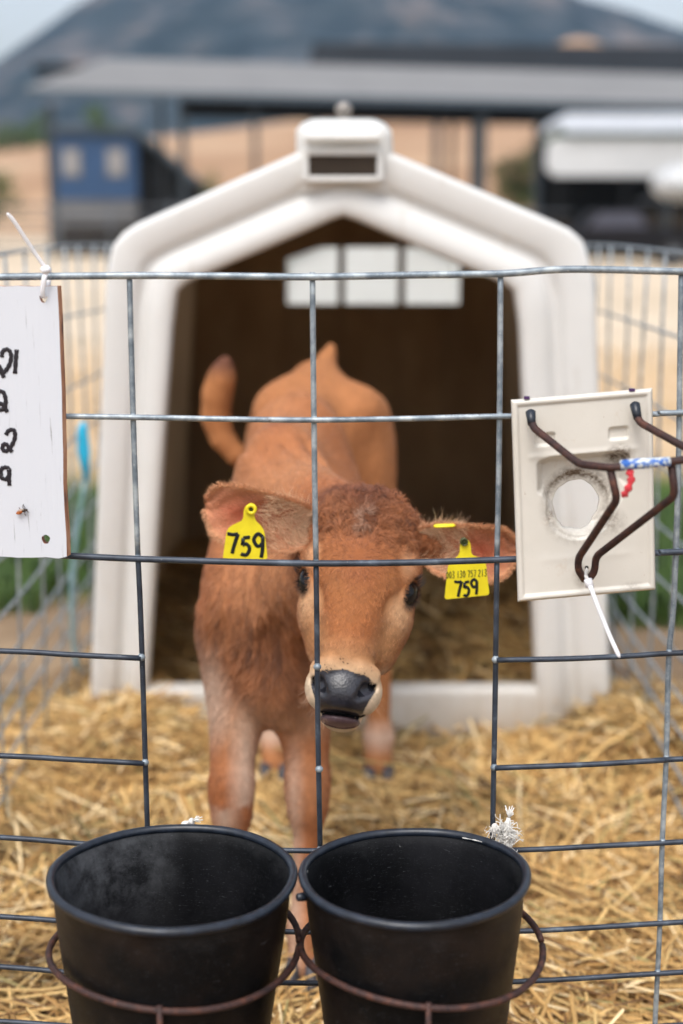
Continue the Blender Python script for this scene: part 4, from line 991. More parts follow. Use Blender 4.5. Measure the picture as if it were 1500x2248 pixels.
def axis(segs):
    out = [segs[0][0]]
    for a, b, h in segs:
        n = max(1, int(round((b-a)/h))); out += list(a+(b-a)*(np.arange(n)+1)/n)
    return np.array(out)
gx = axis([(-.33, -.09, .004), (-.09, .125, .0019), (.125, .20, .004)])
gy = axis([(1.62, 1.90, .0019), (1.90, 3.08, .006)])
gz = axis([(.0, .48, .005), (.48, .83, .0019), (.83, .97, .004)])
def surface_nets():
    nx, ny, nz = len(gx), len(gy), len(gz); B = 6
    D = np.full((nx, ny, nz), 1.0, f32)
    bx, by, bz = [list(range(0, n-1, B)) for n in (nx, ny, nz)]
    cen = []; rad = []; idx = []
    for i in bx:
        i2 = min(i+B, nx-1)
        for j in by:
            j2 = min(j+B, ny-1)
            for k in bz:
                k2 = min(k+B, nz-1)
                cen.append(((gx[i]+gx[i2])/2, (gy[j]+gy[j2])/2, (gz[k]+gz[k2])/2)); rad.append(.5*math.sqrt((gx[i2]-gx[i])**2+(gy[j2]-gy[j])**2+(gz[k2]-gz[k])**2)); idx.append((i, i2, j, j2, k, k2))
    cen = np.array(cen); rad = np.array(rad); dv = sdf(cen)
    act = np.abs(dv) < rad*1.5+.012
    for n_ in np.where(~act)[0]:
        i, i2, j, j2, k, k2 = idx[n_]
        if dv[n_] < 0: D[i:i2+1, j:j2+1, k:k2+1] = -1
    for n_ in np.where(act)[0]:
        i, i2, j, j2, k, k2 = idx[n_]; D[i:i2+1, j:j2+1, k:k2+1] = np.nan
    need = np.argwhere(np.isnan(D)); 
    for s in range(0, len(need), 400000):
        q = need[s:s+400000]; D[q[:, 0], q[:, 1], q[:, 2]] = sdf(np.stack([gx[q[:, 0]], gy[q[:, 1]], gz[q[:, 2]]], 1))
    ins = D < 0
    c = ins[:-1, :-1, :-1].astype(np.int8)
    tot = sum(ins[a:nx-1+a, b:ny-1+b, e:nz-1+e].astype(np.int8) for a in (0, 1) for b in (0, 1) for e in (0, 1))
    cells = np.argwhere((tot > 0) & (tot < 8)); n = len(cells)
    val = {}; pos = {}
    for a in (0, 1):
        for b in (0, 1):
            for e in (0, 1):
                I = cells+np.array([a, b, e]); val[a, b, e] = D[I[:, 0], I[:, 1], I[:, 2]].astype(float); pos[a, b, e] = np.stack([gx[I[:, 0]], gy[I[:, 1]], gz[I[:, 2]]], 1)
    acc = np.zeros((n, 3)); cnt = np.zeros(n)
    ks = list(val)
    for p in ks:
        for q in ks:
            if p < q and sum(abs(u-v) for u, v in zip(p, q)) == 1:
                m = (val[p] < 0) != (val[q] < 0); t = val[p][m]/(val[p][m]-val[q][m])
                acc[m] += pos[p][m]*(1-t)[:, None]+pos[q][m]*t[:, None]; cnt[m] += 1
    V = acc/cnt[:, None]
    lut = np.full((nx, ny, nz), -1, np.int32); lut[cells[:, 0], cells[:, 1], cells[:, 2]] = np.arange(n)
    F = []
    for ax_ in range(3):
        o1, o2 = [(1, 2), (2, 0), (0, 1)][ax_]
        sl = [slice(None)]*3; sl2 = [slice(None)]*3; sl[ax_] = slice(0, -1); sl2[ax_] = slice(1, None)
        ch = ins[tuple(sl)] != ins[tuple(sl2)]; E = np.argwhere(ch)
        E = E[(E[:, o1] > 0) & (E[:, o2] > 0)]
        d1 = np.zeros(3, int); d1[o1] = 1; d2 = np.zeros(3, int); d2[o2] = 1
        g_ = lambda X: lut[X[:, 0], X[:, 1], X[:, 2]]
        q = np.stack([g_(E), g_(E-d1), g_(E-d1-d2), g_(E-d2)], 1)
        flip = ~ins[E[:, 0], E[:, 1], E[:, 2]]
        q[flip] = q[flip][:, ::-1]; F.append(q)
    F = np.concatenate(F); F = F[(F >= 0).all(1)]
    return V, F
CV, CF = surface_nets()
def grad(P):
    e = .0015; g_ = np.zeros_like(P)
    for k in range(3):
        d = np.zeros(3); d[k] = e; g_[:, k] = sdf(P+d)-sdf(P-d)
    return g_/np.maximum(np.linalg.norm(g_, axis=1)[:, None], 1e-9)
CN = grad(CV)
def S3(*c): return np.array(srgb(*c))
def blob(q, c, r): return np.clip(1.35-np.linalg.norm((q-np.array(c))/np.array(r), axis=1), 0, 1)
def lerp(a, b, t): t = np.clip(t, 0, 1)[:, None]; return a*(1-t)+b*t
def pigment(P):
    """coat colour: own markings, with shade painted into neck folds, nostrils and mouth"""
    n1 = vnoise(P, 28)-.5; n2 = vnoise(P, 90, 2)-.5; n3 = vnoise(P, 9, 4)-.5
    C = np.tile(S3(178, 108, 68), (len(P), 1))
    C = lerp(C, S3(192, 128, 88), .5+n3*1.6)
    # rear and back lighter golden
    C = lerp(C, S3(188, 122, 78), (P[:, 1]-2.35)/.4)
    # dark saddle mark on the withers
    C = lerp(C, S3(150, 88, 60), blob(P, (-.105, 2.30, .83), (.03, .06, .06))*.9)
    # neck ruff brownish grey, fold shade painted in as dark streaks
    ruff = np.clip(1-np.abs(P[:, 2]-.53)/.11, 0, 1)*np.clip((2.17-P[:, 1])/.08, 0, 1)*np.clip((P[:, 1]-1.86)/.05, 0, 1)
    C = lerp(C, S3(108, 68, 50), ruff*(.02+2.3*np.clip(np.abs(vnoise(P*np.array([2.8, 1., .4]), 34, 12)-.5)-.04, 0, 1)+n1*.6))
    # pale lower brisket and inner legs
    C = lerp(C, S3(212, 168, 136), np.clip((.475-P[:, 2])/.06, 0, 1)*np.clip((P[:, 2]-.38)/.04, 0, 1)*.5*np.clip((2.2-P[:, 1])/.05, 0, 1))
    pale = np.clip((.48-P[:, 2])/.1, 0, 1)*np.clip(1-np.abs(P[:, 0]+.145+ .03*(P[:, 2] < .3))/.03, 0, 1)*np.clip((2.16-P[:, 1])/.05, 0, 1)
    pale = np.maximum(pale, blob(P, (-.188, 2.09, .45), (.03, .06, .09)))
    pale = np.maximum(pale, np.clip((.42-P[:, 2])/.1, 0, 1)*np.clip(1-np.abs(P[:, 0]+.072)/.02, 0, 1)*np.clip((2.16-P[:, 1])/.05, 0, 1)*.8)
    C = lerp(C, S3(224, 190, 168), pale*.8)
    # hind pastern pale
    C = lerp(C, S3(226, 186, 162), np.clip(1-np.abs(P[:, 2]-.115)/.035, 0, 1)*(P[:, 1] > 2.6))
    # tail tuft dark tip
    C = lerp(C, S3(92, 58, 54), np.clip((P[:, 2]-.835)/.035, 0, 1)*(P[:, 0] < -.18)*(P[:, 1] > 2.93)*.8)
    # head
    q = to_head(P); hm = np.clip((2.0-P[:, 1])/.08, 0, 1)*np.clip((P[:, 2]-.50)/.02, 0, 1)*(q[:, 2] > -.10)
    h = np.tile(S3(178, 106, 64), (len(P), 1))
    h = lerp(h, S3(190, 122, 76), .5+n1*.9)
    h = lerp(h, S3(138, 80, 54), np.clip((q[:, 1]-.015)/.09, 0, 1)*(.8+n1*1.6))           # darker poll curls
    h = lerp(h, S3(156, 92, 60), blob(q, (0, .02, .05), (.045, .05, .06))*.6)
    h = lerp(h, S3(186, 146, 122), blob(q, (-.004, .062, .045), (.008, .026, .03))*.7)      # pale streak in the curls
    h = lerp(h, S3(168, 100, 66), blob(q, (0, -.012, .06), (.022, .020, .04))*.45)
    for s in (-1, 1):
        h = lerp(h, S3(232, 186, 146), blob(q, (s*.060, EB-.032, .012), (.020, .028, .034))*.7)   # pale under the eye
        h = lerp(h, S3(228, 176, 136), blob(q, (s*.060, EB+.032, .022), (.012, .020, .022))*.55)   # pale over the eye
        h = lerp(h, S3(36, 24, 22), np.clip((1.17-np.linalg.norm(((q-np.array([s*.0612, EB, .0030])) @ eyeframe(s).T)/np.array([.0205, .0163, .0163]), axis=1))*8, 0, 1)*(((q-np.array([s*.0612, EB, .0030])) @ eyeframe(s).T)[:, 2] > .006))  # dark rims
        h = lerp(h, S3(216, 158, 112), blob(q, (s*.050, -.085, .0), (.030, .050, .04))*.7)
    h = lerp(h, S3(206, 152, 108), np.clip((-.085-q[:, 1])/.03, 0, 1)*.6)
    h = lerp(h, S3(226, 186, 148), np.clip((-.118-q[:, 1])/.018, 0, 1)*.75)
    h = lerp(h, S3(228, 204, 178), np.clip((-.146-q[:, 1]+.010*np.clip(np.abs(q[:, 0])/.03-.35, 0, 1))/.016, 0, 1)*.68)   # mealy muzzle ring
    h = lerp(h, S3(226, 204, 182), np.clip((-.02-q[:, 2])/.02, 0, 1)*np.clip((-.10-q[:, 1])/.03, 0, 1))
    pad = padmask(q)
    h = lerp(h, S3(46, 45, 54), pad)
    h = lerp(h, S3(10, 9, 10), nostrilmask(q)*1.6)  # shade inside the carved nostrils put into the colour
    lip = np.clip(1-np.abs(q[:, 1]+.192)/.012, 0, 1)*np.clip(1-np.abs(q[:, 0])/.031, 0, 1)*4*(q[:, 2] > -.015)*(q[:, 1] < -.186)
    h = lerp(h, S3(100, 76, 80), np.clip(lip, 0, 1))
    slit = (np.abs(q[:, 1]+.1848) < .0032)*(np.abs(q[:, 0]) < .036)*(q[:, 2] > -.01)*1.0
    h = lerp(h, S3(18, 16, 20), slit)  # shade of the mouth line put into the colour
    dots = (vnoise(P, 560, 9) > .82)*np.clip(1-np.abs(q[:, 1]+.129)/.014, 0, 1)*(np.abs(q[:, 0]) < .034)*(q[:, 2] > .01)
    h = lerp(h, S3(70, 48, 40), np.clip(dots*2, 0, 1))
    return lerp(C, h, hm)
def padmask(q):  # the leathery nose pad
    top = -.1360-.007*np.abs(q[:, 0]/.034)**4+.0015*np.cos(q[:, 0]*190)
    w = .0415-.013*np.clip((-.156-q[:, 1])/.028, 0, 1)
    return np.clip((top-q[:, 1])/.0025, 0, 1)*np.clip((w-np.abs(q[:, 0]))/.0025, 0, 1)*(q[:, 1] > -.1840)*(q[:, 2] > .000)
def nostrilmask(q):
    a = np.abs(q[:, 0]); A = np.stack([a, q[:, 1], q[:, 2]], 1)
    d = cone(A, (.0215, -.171, .038), (.0310, -.155, .031), .0055, .0085)
    d = np.minimum(d, cone(A, (.0310, -.154, .031), (.0380, -.149, .021), .0075, .0050))
    return np.clip((.0006-d)/.0015, 0, 1)
pigment0 = pigment
def pigment(P): return pigment0(P)*np.array([.80, .86, .88])
PIG = pigment(CV)
calf = thing('calf', (-.08, 2.4, 0), 'brown young calf with yellow ear tags looking through the wire panel', 'calf')
body = link('body', np_mesh('body', CV, CF, PIG), M_HIDE, calf)
# wet nose leather: faces of the pad use their own material
qh = to_head(CV); pm = padmask(qh)*(np.abs(CV[:, 1]-1.7) < .2)
body.data.materials.append(M_NOSE)
mi = ((pm[CF].mean(1) > .5) & (nostrilmask(qh)[CF].mean(1) < .3)).astype(np.int32)
lipm = ((np.abs(qh[:, 1]+.194) < .012) & (np.abs(qh[:, 0]) < .0275) & (qh[:, 2] > -.010) & (qh[:, 1] < -.1865))
body.data.materials.append(M_LIP); mi[lipm[CF].mean(1) > .6] = 2
body.data.polygons.foreach_set('material_index', mi)

# eyes
for s in (-1, 1):
    mb = MB(); c = Vector(hl(s*.0612, EB, .0030)); Rm = Matrix([HR, HU, HN]).transposed()
    mb.lathe([(.0001, .0159)]+[(.0159*math.sin(a), .0159*math.cos(a)) for a in [math.pi*k/20 for k in range(1, 20)]]+[(.0001, -.0159)], 32, (0, 0, 0))
    EFt = eyeframe(s).T; mb.v = [tuple(c+Rm @ Vector(EFt @ np.array([v[0]*1.3, v[1], v[2]]))) for v in mb.v]
    ey = mb.build('eye', M_EYE, calf)
    mb = MB(); rr = random.Random(5+s)
    for k in range(34):
        a = math.radians(20+150*k/33+rr.uniform(-4, 4))
        base = np.array([s*.0612, EB, .0030])+np.array([s*(.010+.0075*abs(math.cos(a*.9))), .0130*math.sin(a)+.003, .0185-.006*abs(math.cos(a))])
        dirn = np.array([s*.8, .35+.3*math.sin(a), .35]); dirn /= np.linalg.norm(dirn); L = rr.uniform(.007, .012)
        p0 = hl(*base); p1 = hl(*(base+dirn*L*.6)); p2 = hl(*(base+dirn*L+np.array([s*.001, .0028, 0])))
        mb.tube([p0, p1, p2], [.0003, .00025, .0001], 4)
    mb.build('eyelash', M_LID, ey)

# ears: cupped leaves with real thickness
def ear(pts, widths, nrm, up, side, name='ear'):
    """pts: centreline; widths: half widths; up: towards the ear's upper edge; nrm: opening direction"""
    P = smoothpath(pts, 6); n = len(P); ws = np.interp(np.linspace(0, 1, n), np.linspace(0, 1, len(widths)), widths); m = 22
    Vf = []; Vb = []
    for i, p in enumerate(P):
        t = i/(n-1); tn = (P[min(i+1, n-1)]-P[max(i-1, 0)]).normalized(); N_ = Vector(nrm); N_ = (N_-tn*N_.dot(tn)).normalized(); U = tn.cross(N_)*side
        if U.dot(Vector(up)) < 0: U = -U
        curl = (1.36-.62*t)   # half-angle of the cup
        for j in range(m+1):
            a = curl*(2*j/m-1); R = ws[i]/math.sin(min(curl, 1.45)); off = N_*(R*(1-math.cos(a)))*.72+U*(R*math.sin(a))
            ru = .0015*math.sin(i*.9+j*.7)
            q = p+off; Vf.append(q+N_*ru); 
            nb = (U*math.sin(a)-N_*math.cos(a)); th = .0028*(1-.6*abs(2*j/m-1)**3)*(1-.5*t)
            Vb.append(q+N_*ru+nb*th)
    V = np.array([tuple(v) for v in Vf+Vb]); F = []; k = m+1; o = n*k
    for i in range(n-1):
        for j in range(m):
            F.append((i*k+j, i*k+j+1, (i+1)*k+j+1, (i+1)*k+j)); F.append((o+(i+1)*k+j, o+(i+1)*k+j+1, o+i*k+j+1, o+i*k+j))
        F.append((i*k, (i+1)*k, o+(i+1)*k, o+i*k)); F.append((i*k+m, o+i*k+m, o+(i+1)*k+m, (i+1)*k+m))
    for j in range(m): F.append(((n-1)*k+j, (n-1)*k+j+1, o+(n-1)*k+j+1, o+(n-1)*k+j))
    F = np.array(F); uu = np.tile(np.linspace(-1, 1, k), n); tt = np.repeat(np.linspace(0, 1, n), k)
    inner = S3(202, 140, 106); C = np.tile(inner, (o, 1))
    pink = np.clip(1-np.abs(uu)/.75, 0, 1)*np.clip(1-np.abs(tt-.62)/.33, 0, 1); C = lerp(C, S3(188, 104, 78), pink*1.1)
    edge = np.clip((np.abs(uu)-.72)/.25, 0, 1); C = lerp(C, S3(222, 166, 124), edge)
    C = lerp(C, S3(236, 196, 162), np.clip(.34-tt, 0, .3)*2.6*np.clip(1-np.abs(uu+.1)*.8, 0, 1))
    Cb = np.tile(S3(196, 130, 88), (o, 1)); C = np.concatenate([C, Cb])
    ob = link(name, np_mesh(name, V, F, C), M_HIDE, calf)
    return ob, V, F, C, uu, tt, P
e1 = ear([at(690, 1150, 1.845), at(655, 1150, 1.838), at(600, 1142, 1.82), at(540, 1130, 1.81), at(488, 1116, 1.81), at(455, 1106, 1.82)],
         [.020, .029, .036, .040, .040, .033, .010], (.08, -.96, -.10), (0, 0, 1), 1)
e2 = ear([at(915, 1185, 1.845), at(950, 1190, 1.84), at(1000, 1203, 1.825), at(1050, 1208, 1.815), at(1098, 1208, 1.815), at(1134, 1202, 1.82)],
         [.019, .027, .035, .039, .039, .032, .010], (-.08, -.96, -.12), (0, 0, 1), -1)

# fur strands
def frame(N_, T):
    T = T-N_*(T*N_).sum(1)[:, None]; return T/np.maximum(np.linalg.norm(T, axis=1)[:, None], 1e-9)
def strands(P, N_, T, L, wd, lift, C, curl=0., seg=3):
    n = len(P); B_ = np.cross(T, N_); ang = RNG.normal(0, .45, n); Wd = B_*np.cos(ang)[:, None]+N_*np.sin(ang)[:, None]
    cs = RNG.normal(0, 1, n)*curl; V = np.zeros((n, seg+1, 2, 3))
    for k in range(seg+1):
        t = k/seg; c_ = P-N_*.0006+T*(L*t)[:, None]+N_*(L*lift*np.sin(t*2.2)*.8)[:, None]+B_*(L*cs*t*t)[:, None]
        w = (wd*(1-t**1.5)*.5+.00003)[:, None]; V[:, k, 0] = c_-Wd*w; V[:, k, 1] = c_+Wd*w
    V = V.reshape(-1, 3); base = np.arange(n)[:, None]*(2*(seg+1)); F = []
    for k in range(seg): F.append(np.concatenate([base+2*k, base+2*k+1, base+2*k+3, base+2*k+2], 1))
    Cc = np.repeat(C, 2*(seg+1), 0)
    return V, np.concatenate(F), Cc
def sample(V, F, Nrm, n, weight):
    a, b, c_, d = (V[F[:, i]] for i in range(4)); ar = .5*np.linalg.norm(np.cross(c_-a, d-b), axis=1)
    ctr = (a+b+c_+d)/4; w = ar*weight(ctr); idx = RNG.choice(len(F), n, p=w/w.sum())
    u = RNG.random(n)[:, None]; v = RNG.random(n)[:, None]
    A, B_, C_, D_ = a[idx], b[idx], c_[idx], d[idx]
    P = A*(1-u)*(1-v)+B_*u*(1-v)+C_*u*v+D_*(1-u)*v
    n_ = Nrm[F[idx]].mean(1); n_ /= np.maximum(np.linalg.norm(n_, axis=1)[:, None], 1e-9); return P, n_
def jit(C, s=.16, P=None): 
    k = np.exp(RNG.normal(0, s, len(C)))[:, None]
    if P is not None: k = k*(1+.35*(vnoise(P, 160, 5)-.5))[:, None]
    return np.clip(C*k, 0, 1)
def headw(P): q = to_head(P); return ((P[:, 1] < 1.93) & (P[:, 2] > .5))*(1-np.clip(padmask(q)*2, 0, 1))*(q[:, 1] > -.19)*(1-np.clip(blob(np.abs(q[:, :1]*[[1, 0, 0]])+q*[[0, 1, 1]], (.0745, EB, .0165), (.0105, .0150, .0135))*3, 0, 1))*(1-np.clip(nostrilmask(q)*5, 0, 1))
HV = []; HF = []; HC = []; off = 0
def push(t):
    global off
    HV.append(t[0]); HF.append(t[1]+off); HC.append(t[2]); off += len(t[0])
P, n_ = sample(CV, CF, CN, 100000, headw); q = to_head(P)
fl = q-np.array([-.002, .010, .05]); fl[:, 2] *= .3
sw = vnoise(P, 45, 3)-.5; curly = np.clip((q[:, 1]-.025)/.03, 0, 1)
dirh = fl/np.maximum(np.linalg.norm(fl, axis=1)[:, None], 1e-6)
down = np.array([0, -1., .05]); side = np.stack([np.sign(q[:, 0])*np.clip(np.abs(q[:, 0])/.06, 0, 1)*.5, np.full(len(P), -1.), np.zeros(len(P))], 1)
kk = np.clip((-.0-q[:, 1])/.05, 0, 1)[:, None]; dirh = dirh*(1-kk)+side*kk
ca = (vnoise(P, 75, 6)-.5)*9*curly; dx = dirh[:, 0]*np.cos(ca)-dirh[:, 1]*np.sin(ca); dy = dirh[:, 0]*np.sin(ca)+dirh[:, 1]*np.cos(ca)
dirh = np.stack([dx+sw*.5, dy, dirh[:, 2]], 1)
T = frame(n_, dirh @ HM+RNG.normal(0, .12, (len(P), 3)))
mz = np.clip((-.10-q[:, 1])/.03, 0, 1); L = (.0080+.0075*curly-.0040*mz)*RNG.uniform(.6, 1.2, len(P))
push(strands(P, n_, T, L, np.full(len(P), .00075), .11+.40*curly, jit(pigment(P), .20, P), .5))
# body coat
def bodyw(P): return ((P[:, 1] > 1.88) & (P[:, 2] > .06))*np.where(P[:, 1] < 2.2, 1.6, 1.)
P, n_ = sample(CV, CF, CN, 110000, bodyw)
fd = np.tile(np.array([0, .35, -1.]), (len(P), 1)); back = P[:, 2] > .72; fd[back] = np.array([0, 1., -.3]); fd[:, 0] += (vnoise(P, 18, 8)-.5)*1.2
T = frame(n_, fd+RNG.normal(0, .15, (len(P), 3))); ruff = np.clip(1-np.abs(P[:, 2]-.53)/.14, 0, 1)*(P[:, 1] < 2.2)
tuft = np.clip((P[:, 2]-.76)/.06, 0, 1)*(P[:, 0] < -.17)*(P[:, 1] > 2.93)
tl = ((P[:, 1] > 2.94) & (P[:, 0] < -.15))*1.
push(strands(P, n_, T, (.013+.012*ruff-.007*tl)*RNG.uniform(.6, 1.2, len(P)), np.full(len(P), .0011), .10+.26*ruff, jit(pigment(P), .17, P), .4))
# ear hair: short everywhere, long pale hairs from the cup's base, fuzz on the rim
for (ob, V, F, C, uu, tt, PL), sgn in ((e1, -1), (e2, 1)):
    me = ob.data; Nn = np.zeros(len(V)*3, f32); me.vertex_normals.foreach_get('vector', Nn); Nn = Nn.reshape(-1, 3)
    P, n_ = sample(V, F, Nn, 14000, lambda c_: np.ones(len(c_)))
    d = np.argmin(((P[:, None, :]-np.array([tuple(p) for p in PL])[None])**2).sum(2), 1); PLn = np.array([tuple(p) for p in PL])
    tan = PLn[np.clip(d+1, 0, len(PL)-1)]-PLn[np.clip(d-1, 0, len(PL)-1)]
    vi = np.concatenate([np.argmin(((V[None]-P[s_:s_+500, None])**2).sum(2), 1) for s_ in range(0, len(P), 500)])
    T = frame(n_, tan/np.linalg.norm(tan, axis=1)[:, None]+RNG.normal(0, .25, (len(P), 3)))
    push(strands(P, n_, T, .0065*RNG.uniform(.6, 1.2, len(P)), np.full(len(P), .0005), .2, jit(C[vi], .14), .5))
    o = len(uu)
    ei = np.where(np.abs(uu) > .97)[0]; ei = ei[RNG.integers(0, len(ei), 4500)]; P = V[ei]+RNG.normal(0, .0015, (4500, 3)); cen = PLn[np.clip((tt[ei]*(len(PL)-1)).astype(int), 0, len(PL)-1)]
    outd = P-cen; outd /= np.linalg.norm(outd, axis=1)[:, None]; tan = np.gradient(PLn, axis=0)[np.clip((tt[ei]*(len(PL)-1)).astype(int), 0, len(PL)-1)]; tan /= np.linalg.norm(tan, axis=1)[:, None]
    N2 = np.cross(outd, tan); T = outd*.5+tan*.7+RNG.normal(0, .15, (4500, 3)); T /= np.linalg.norm(T, axis=1)[:, None]
    push(strands(P, N2/np.maximum(np.linalg.norm(N2, axis=1)[:, None], 1e-6), T, .0045*RNG.uniform(.5, 1.2, 4500), np.full(4500, .0004), 0., jit(np.tile(S3(214, 160, 120), (4500, 1)), .15), .4))
    bi = np.where((tt < .45) & (np.abs(uu) < .95))[0]; bi = bi[RNG.integers(0, len(bi), 3200)]; P = V[bi]+RNG.normal(0, .001, (3200, 3))
    tan = np.gradient(PLn, axis=0)[np.clip((tt[bi]*(len(PL)-1)).astype(int), 0, len(PL)-1)]; tan /= np.linalg.norm(tan, axis=1)[:, None]
    N2 = np.tile(nv3([0, -1, -.3]), (3200, 1)); T = frame(N2, tan*.8+np.array([0, 0, .1])+RNG.normal(0, .25, (3200, 3)))
    push(strands(P, N2, T, .020*RNG.uniform(.5, 1.2, 3200), np.full(3200, .0007), .25, jit(np.tile(S3(240, 200, 164), (3200, 1)), .15), .5))
# whiskers
P, n_ = sample(CV, CF, CN, 130, lambda c_: ((c_[:, 1] < 1.8) & (to_head(c_)[:, 1] < -.150))*(np.abs(to_head(c_)[:, 0]) > .018)*(1-padmask(to_head(c_)))*1.0+1e-12)
T = n_*.8+np.array([0, 0, -.5])+RNG.normal(0, .25, (130, 3)); T /= np.linalg.norm(T, axis=1)[:, None]
push(strands(P, n_, T, .022*RNG.uniform(.5, 1.1, 130), np.full(130, .00035), 0., np.tile(S3(220, 180, 150), (130, 1)), .3))
link('fur', np_mesh('fur', np.concatenate(HV), np.concatenate(HF), np.concatenate(HC)), M_FUR, calf)

# hooves: split claws
for x, yy_, w in ((-.177, 1.975, .028), (-.060, 1.985, .027), (.076, 2.775, .037), (-.137, 2.795, .037)):
    mb = MB()
    for s in (-1, 1):
        cx = x+s*w*.50; pts = [(.006, 1.0), (.030, .95), (.055, .72), (.062, .5)]
        n = 14; V = []; F = []
        for z, k in pts:
            for j in range(n):
                a = 2*math.pi*j/n; V.append((cx+s*.001+w*.49*k*math.cos(a), yy_-.012*(1-z/.07)+(.040*k)*math.sin(a)-(.01*k if math.sin(a) < 0 else 0), z))
        for i in range(len(pts)-1):
            for j in range(n): F.append((i*n+j, i*n+(j+1) % n, (i+1)*n+(j+1) % n, (i+1)*n+j))
        F += [tuple(range(n))[::-1], tuple((len(pts)-1)*n+j for j in range(n))]; mb.add(V, F)
    mb.build('hoof', M_HOOF, calf)

# ear tags
def eartag(pin, nk, body_, Y, texts, label, open_hole):
    """pin: px of the stud; body_: px corners TL,TR,BR,BL of the flag; all on plane Y(s)"""
    A = lambda x, y, d=0: at(x, y, Y+d)
    r = bpy.data.objects.new('ear_tag', None); COL.objects.link(r); r.location = at(*pin, Y); r.matrix_world = Matrix.Translation(at(*pin, Y)); r.parent = calf; r.matrix_parent_inverse = calf.matrix_world.inverted()
    r['label'] = label
    TL, TR, BR, BL = body_
    L = rounded([((BL[0]+BR[0])/2, (BL[1]+BR[1])/2), BL, TL, (nk[0]-13, nk[1]+26), (nk[0]-11, nk[1]-2), (nk[0], nk[1]-12), (nk[0]+11, nk[1]-2), (nk[0]+13, nk[1]+26), TR, BR, ((BL[0]+BR[0])/2, (BL[1]+BR[1])/2)],
                [0, 7, 14, 8, 9, 9, 9, 8, 14, 7, 0], 5)
    n = len(L)-1; mb = MB()
    f = [A(p.x, p.y, -.0008) for p in L[:n]]; b = [A(p.x, p.y, .0008) for p in L[:n]]
    mb.add(f+b, [tuple(range(n)), tuple(range(n, 2*n))[::-1]]+[(i, (i+1) % n, (i+1) % n+n, i+n) for i in range(n)])
    o = mb.build('tag_plate', M_TAG, r, False); bevel(o, .0004, 2)
    mb = MB(); ax = Matrix.Rotation(math.pi/2, 3, 'X'); c = at(*pin, Y)+Vector((0, -.001, 0))
    if open_hole: mb.lathe([(.0030, .0), (.0030, .004), (.0062, .0045), (.0074, .003), (.0074, -.002), (.003, -.002)], 24, c, ax)
    else: mb.lathe([(.0030, .0), (.0030, .003), (.0050, .0035), (.0055, -.002)], 24, c, ax)
    mb.build('stud', M_TAG if open_hole else M_TAGD, r)
    mb = MB(); mb.lathe([(.0001, .0015), (.0031, .0015), (.0031, -.012), (.0001, -.012)], 16, c, ax); mb.build('pin', M_TAGD, r)
    for kind, data, w, mat in texts:
        mb = MB()
        for s in data:
            P_ = [A(x, y, -.0013) for x, y in s]; P_ = smoothpath(P_, 5) if len(P_) > 2 else P_
            mb.tube([P_[0]]+P_+[P_[-1]], [w*.5]+[w]*len(P_)+[w*.5], 8, .12, (0, -1, 0))
        mb.build('tag_number', mat, o)
    return r, o
D7 = lambda x, y, w, h: [(x, y+h*.06), (x+w*.5, y+h*.03), (x+w, y), (x+w*.72, y+h*.45), (x+w*.42, y+h)]
def seven(x, y, w, h): return [[(x, y+h*.02), (x+w*.5, y+h*.06), (x+w, y+h*.02)], [(x+w, y+h*.02), (x+w*.72, y+h*.5), (x+w*.5, y+h)]]
def five(x, y, w, h): return [[(x+w*.9, y+h*.02), (x+w*.2, y+h*.08)], [(x+w*.2, y+h*.08), (x+w*.12, y+h*.45)], [(x+w*.12, y+h*.45), (x+w*.55, y+h*.38), (x+w*.92, y+h*.62), (x+w*.6, y+h*.95), (x, y+h*.92)]]
def nine(x, y, w, h): return [[(x+w*.85, y+h*.12), (x+w*.4, y), (x+w*.05, y+h*.25), (x+w*.4, y+h*.52), (x+w*.85, y+h*.38), (x+w*.85, y+h*.10)], [(x+w*.85, y+h*.12), (x+w*.88, y+h*.6), (x+w*.78, y+h)]]
def zero(x, y, w, h): return [[(x+w*.5, y), (x+w*.05, y+h*.4), (x+w*.4, y+h), (x+w*.95, y+h*.6), (x+w*.5, y)]]
def three(x, y, w, h): return [[(x+w*.1, y+h*.08), (x+w*.6, y), (x+w*.8, y+h*.25), (x+w*.4, y+h*.47), (x+w*.9, y+h*.7), (x+w*.5, y+h), (x, y+h*.92)]]
def one(x, y, w, h): return [[(x+w*.5, y), (x+w*.5, y+h)]]
def two(x, y, w, h): return [[(x+w*.05, y+h*.2), (x+w*.5, y), (x+w*.85, y+h*.25), (x+w*.3, y+h*.7), (x, y+h)], [(x, y+h), (x+w*.9, y+h)]]
def slant(ss, k=0, cx=0, cy=0, rot=0):
    a = math.radians(rot); return [[(cx+(x-cx)*math.cos(a)-(y-cy)*math.sin(a), cy+(x-cx)*math.sin(a)+(y-cy)*math.cos(a)) for x, y in s] for s in ss]
t1 = seven(499, 1172, 23, 44)+five(530, 1178, 20, 42)+nine(556, 1171, 24, 52)
eartag((552, 1117), (547, 1116), [(499, 1158), (580, 1160), (588, 1228), (489, 1228)], 1.782, [('n', slant(t1, 0, 540, 1195, 2), .0024, M_INKTAG)], 'yellow ear tag reading 759 in bold hand lettering, in the calf\'s left-hand ear', True)
t2 = seven(998, 1276, 16, 34)+five(1018, 1276, 13, 33)+nine(1034, 1272, 15, 33)
small = []; x = 980
for ch in '003 130 757 213':
    fn = {'0': zero, '1': one, '2': two, '3': three, '5': five, '7': seven}.get(ch)
    if fn: small += fn(x, 1255-(x-980)*.06, 4.6, 15)
    x += 6.7 if ch != ' ' else 3.4
eartag((1019, 1189), (1022, 1192), [(984, 1236), (1066, 1229), (1075, 1306), (976, 1316)], 1.786, [('n', t2, .0019, M_INKTAG), ('s', small, .00055, M_PRINT)], 'yellow ear tag reading 759 under a small printed number, in the right-hand ear', False)
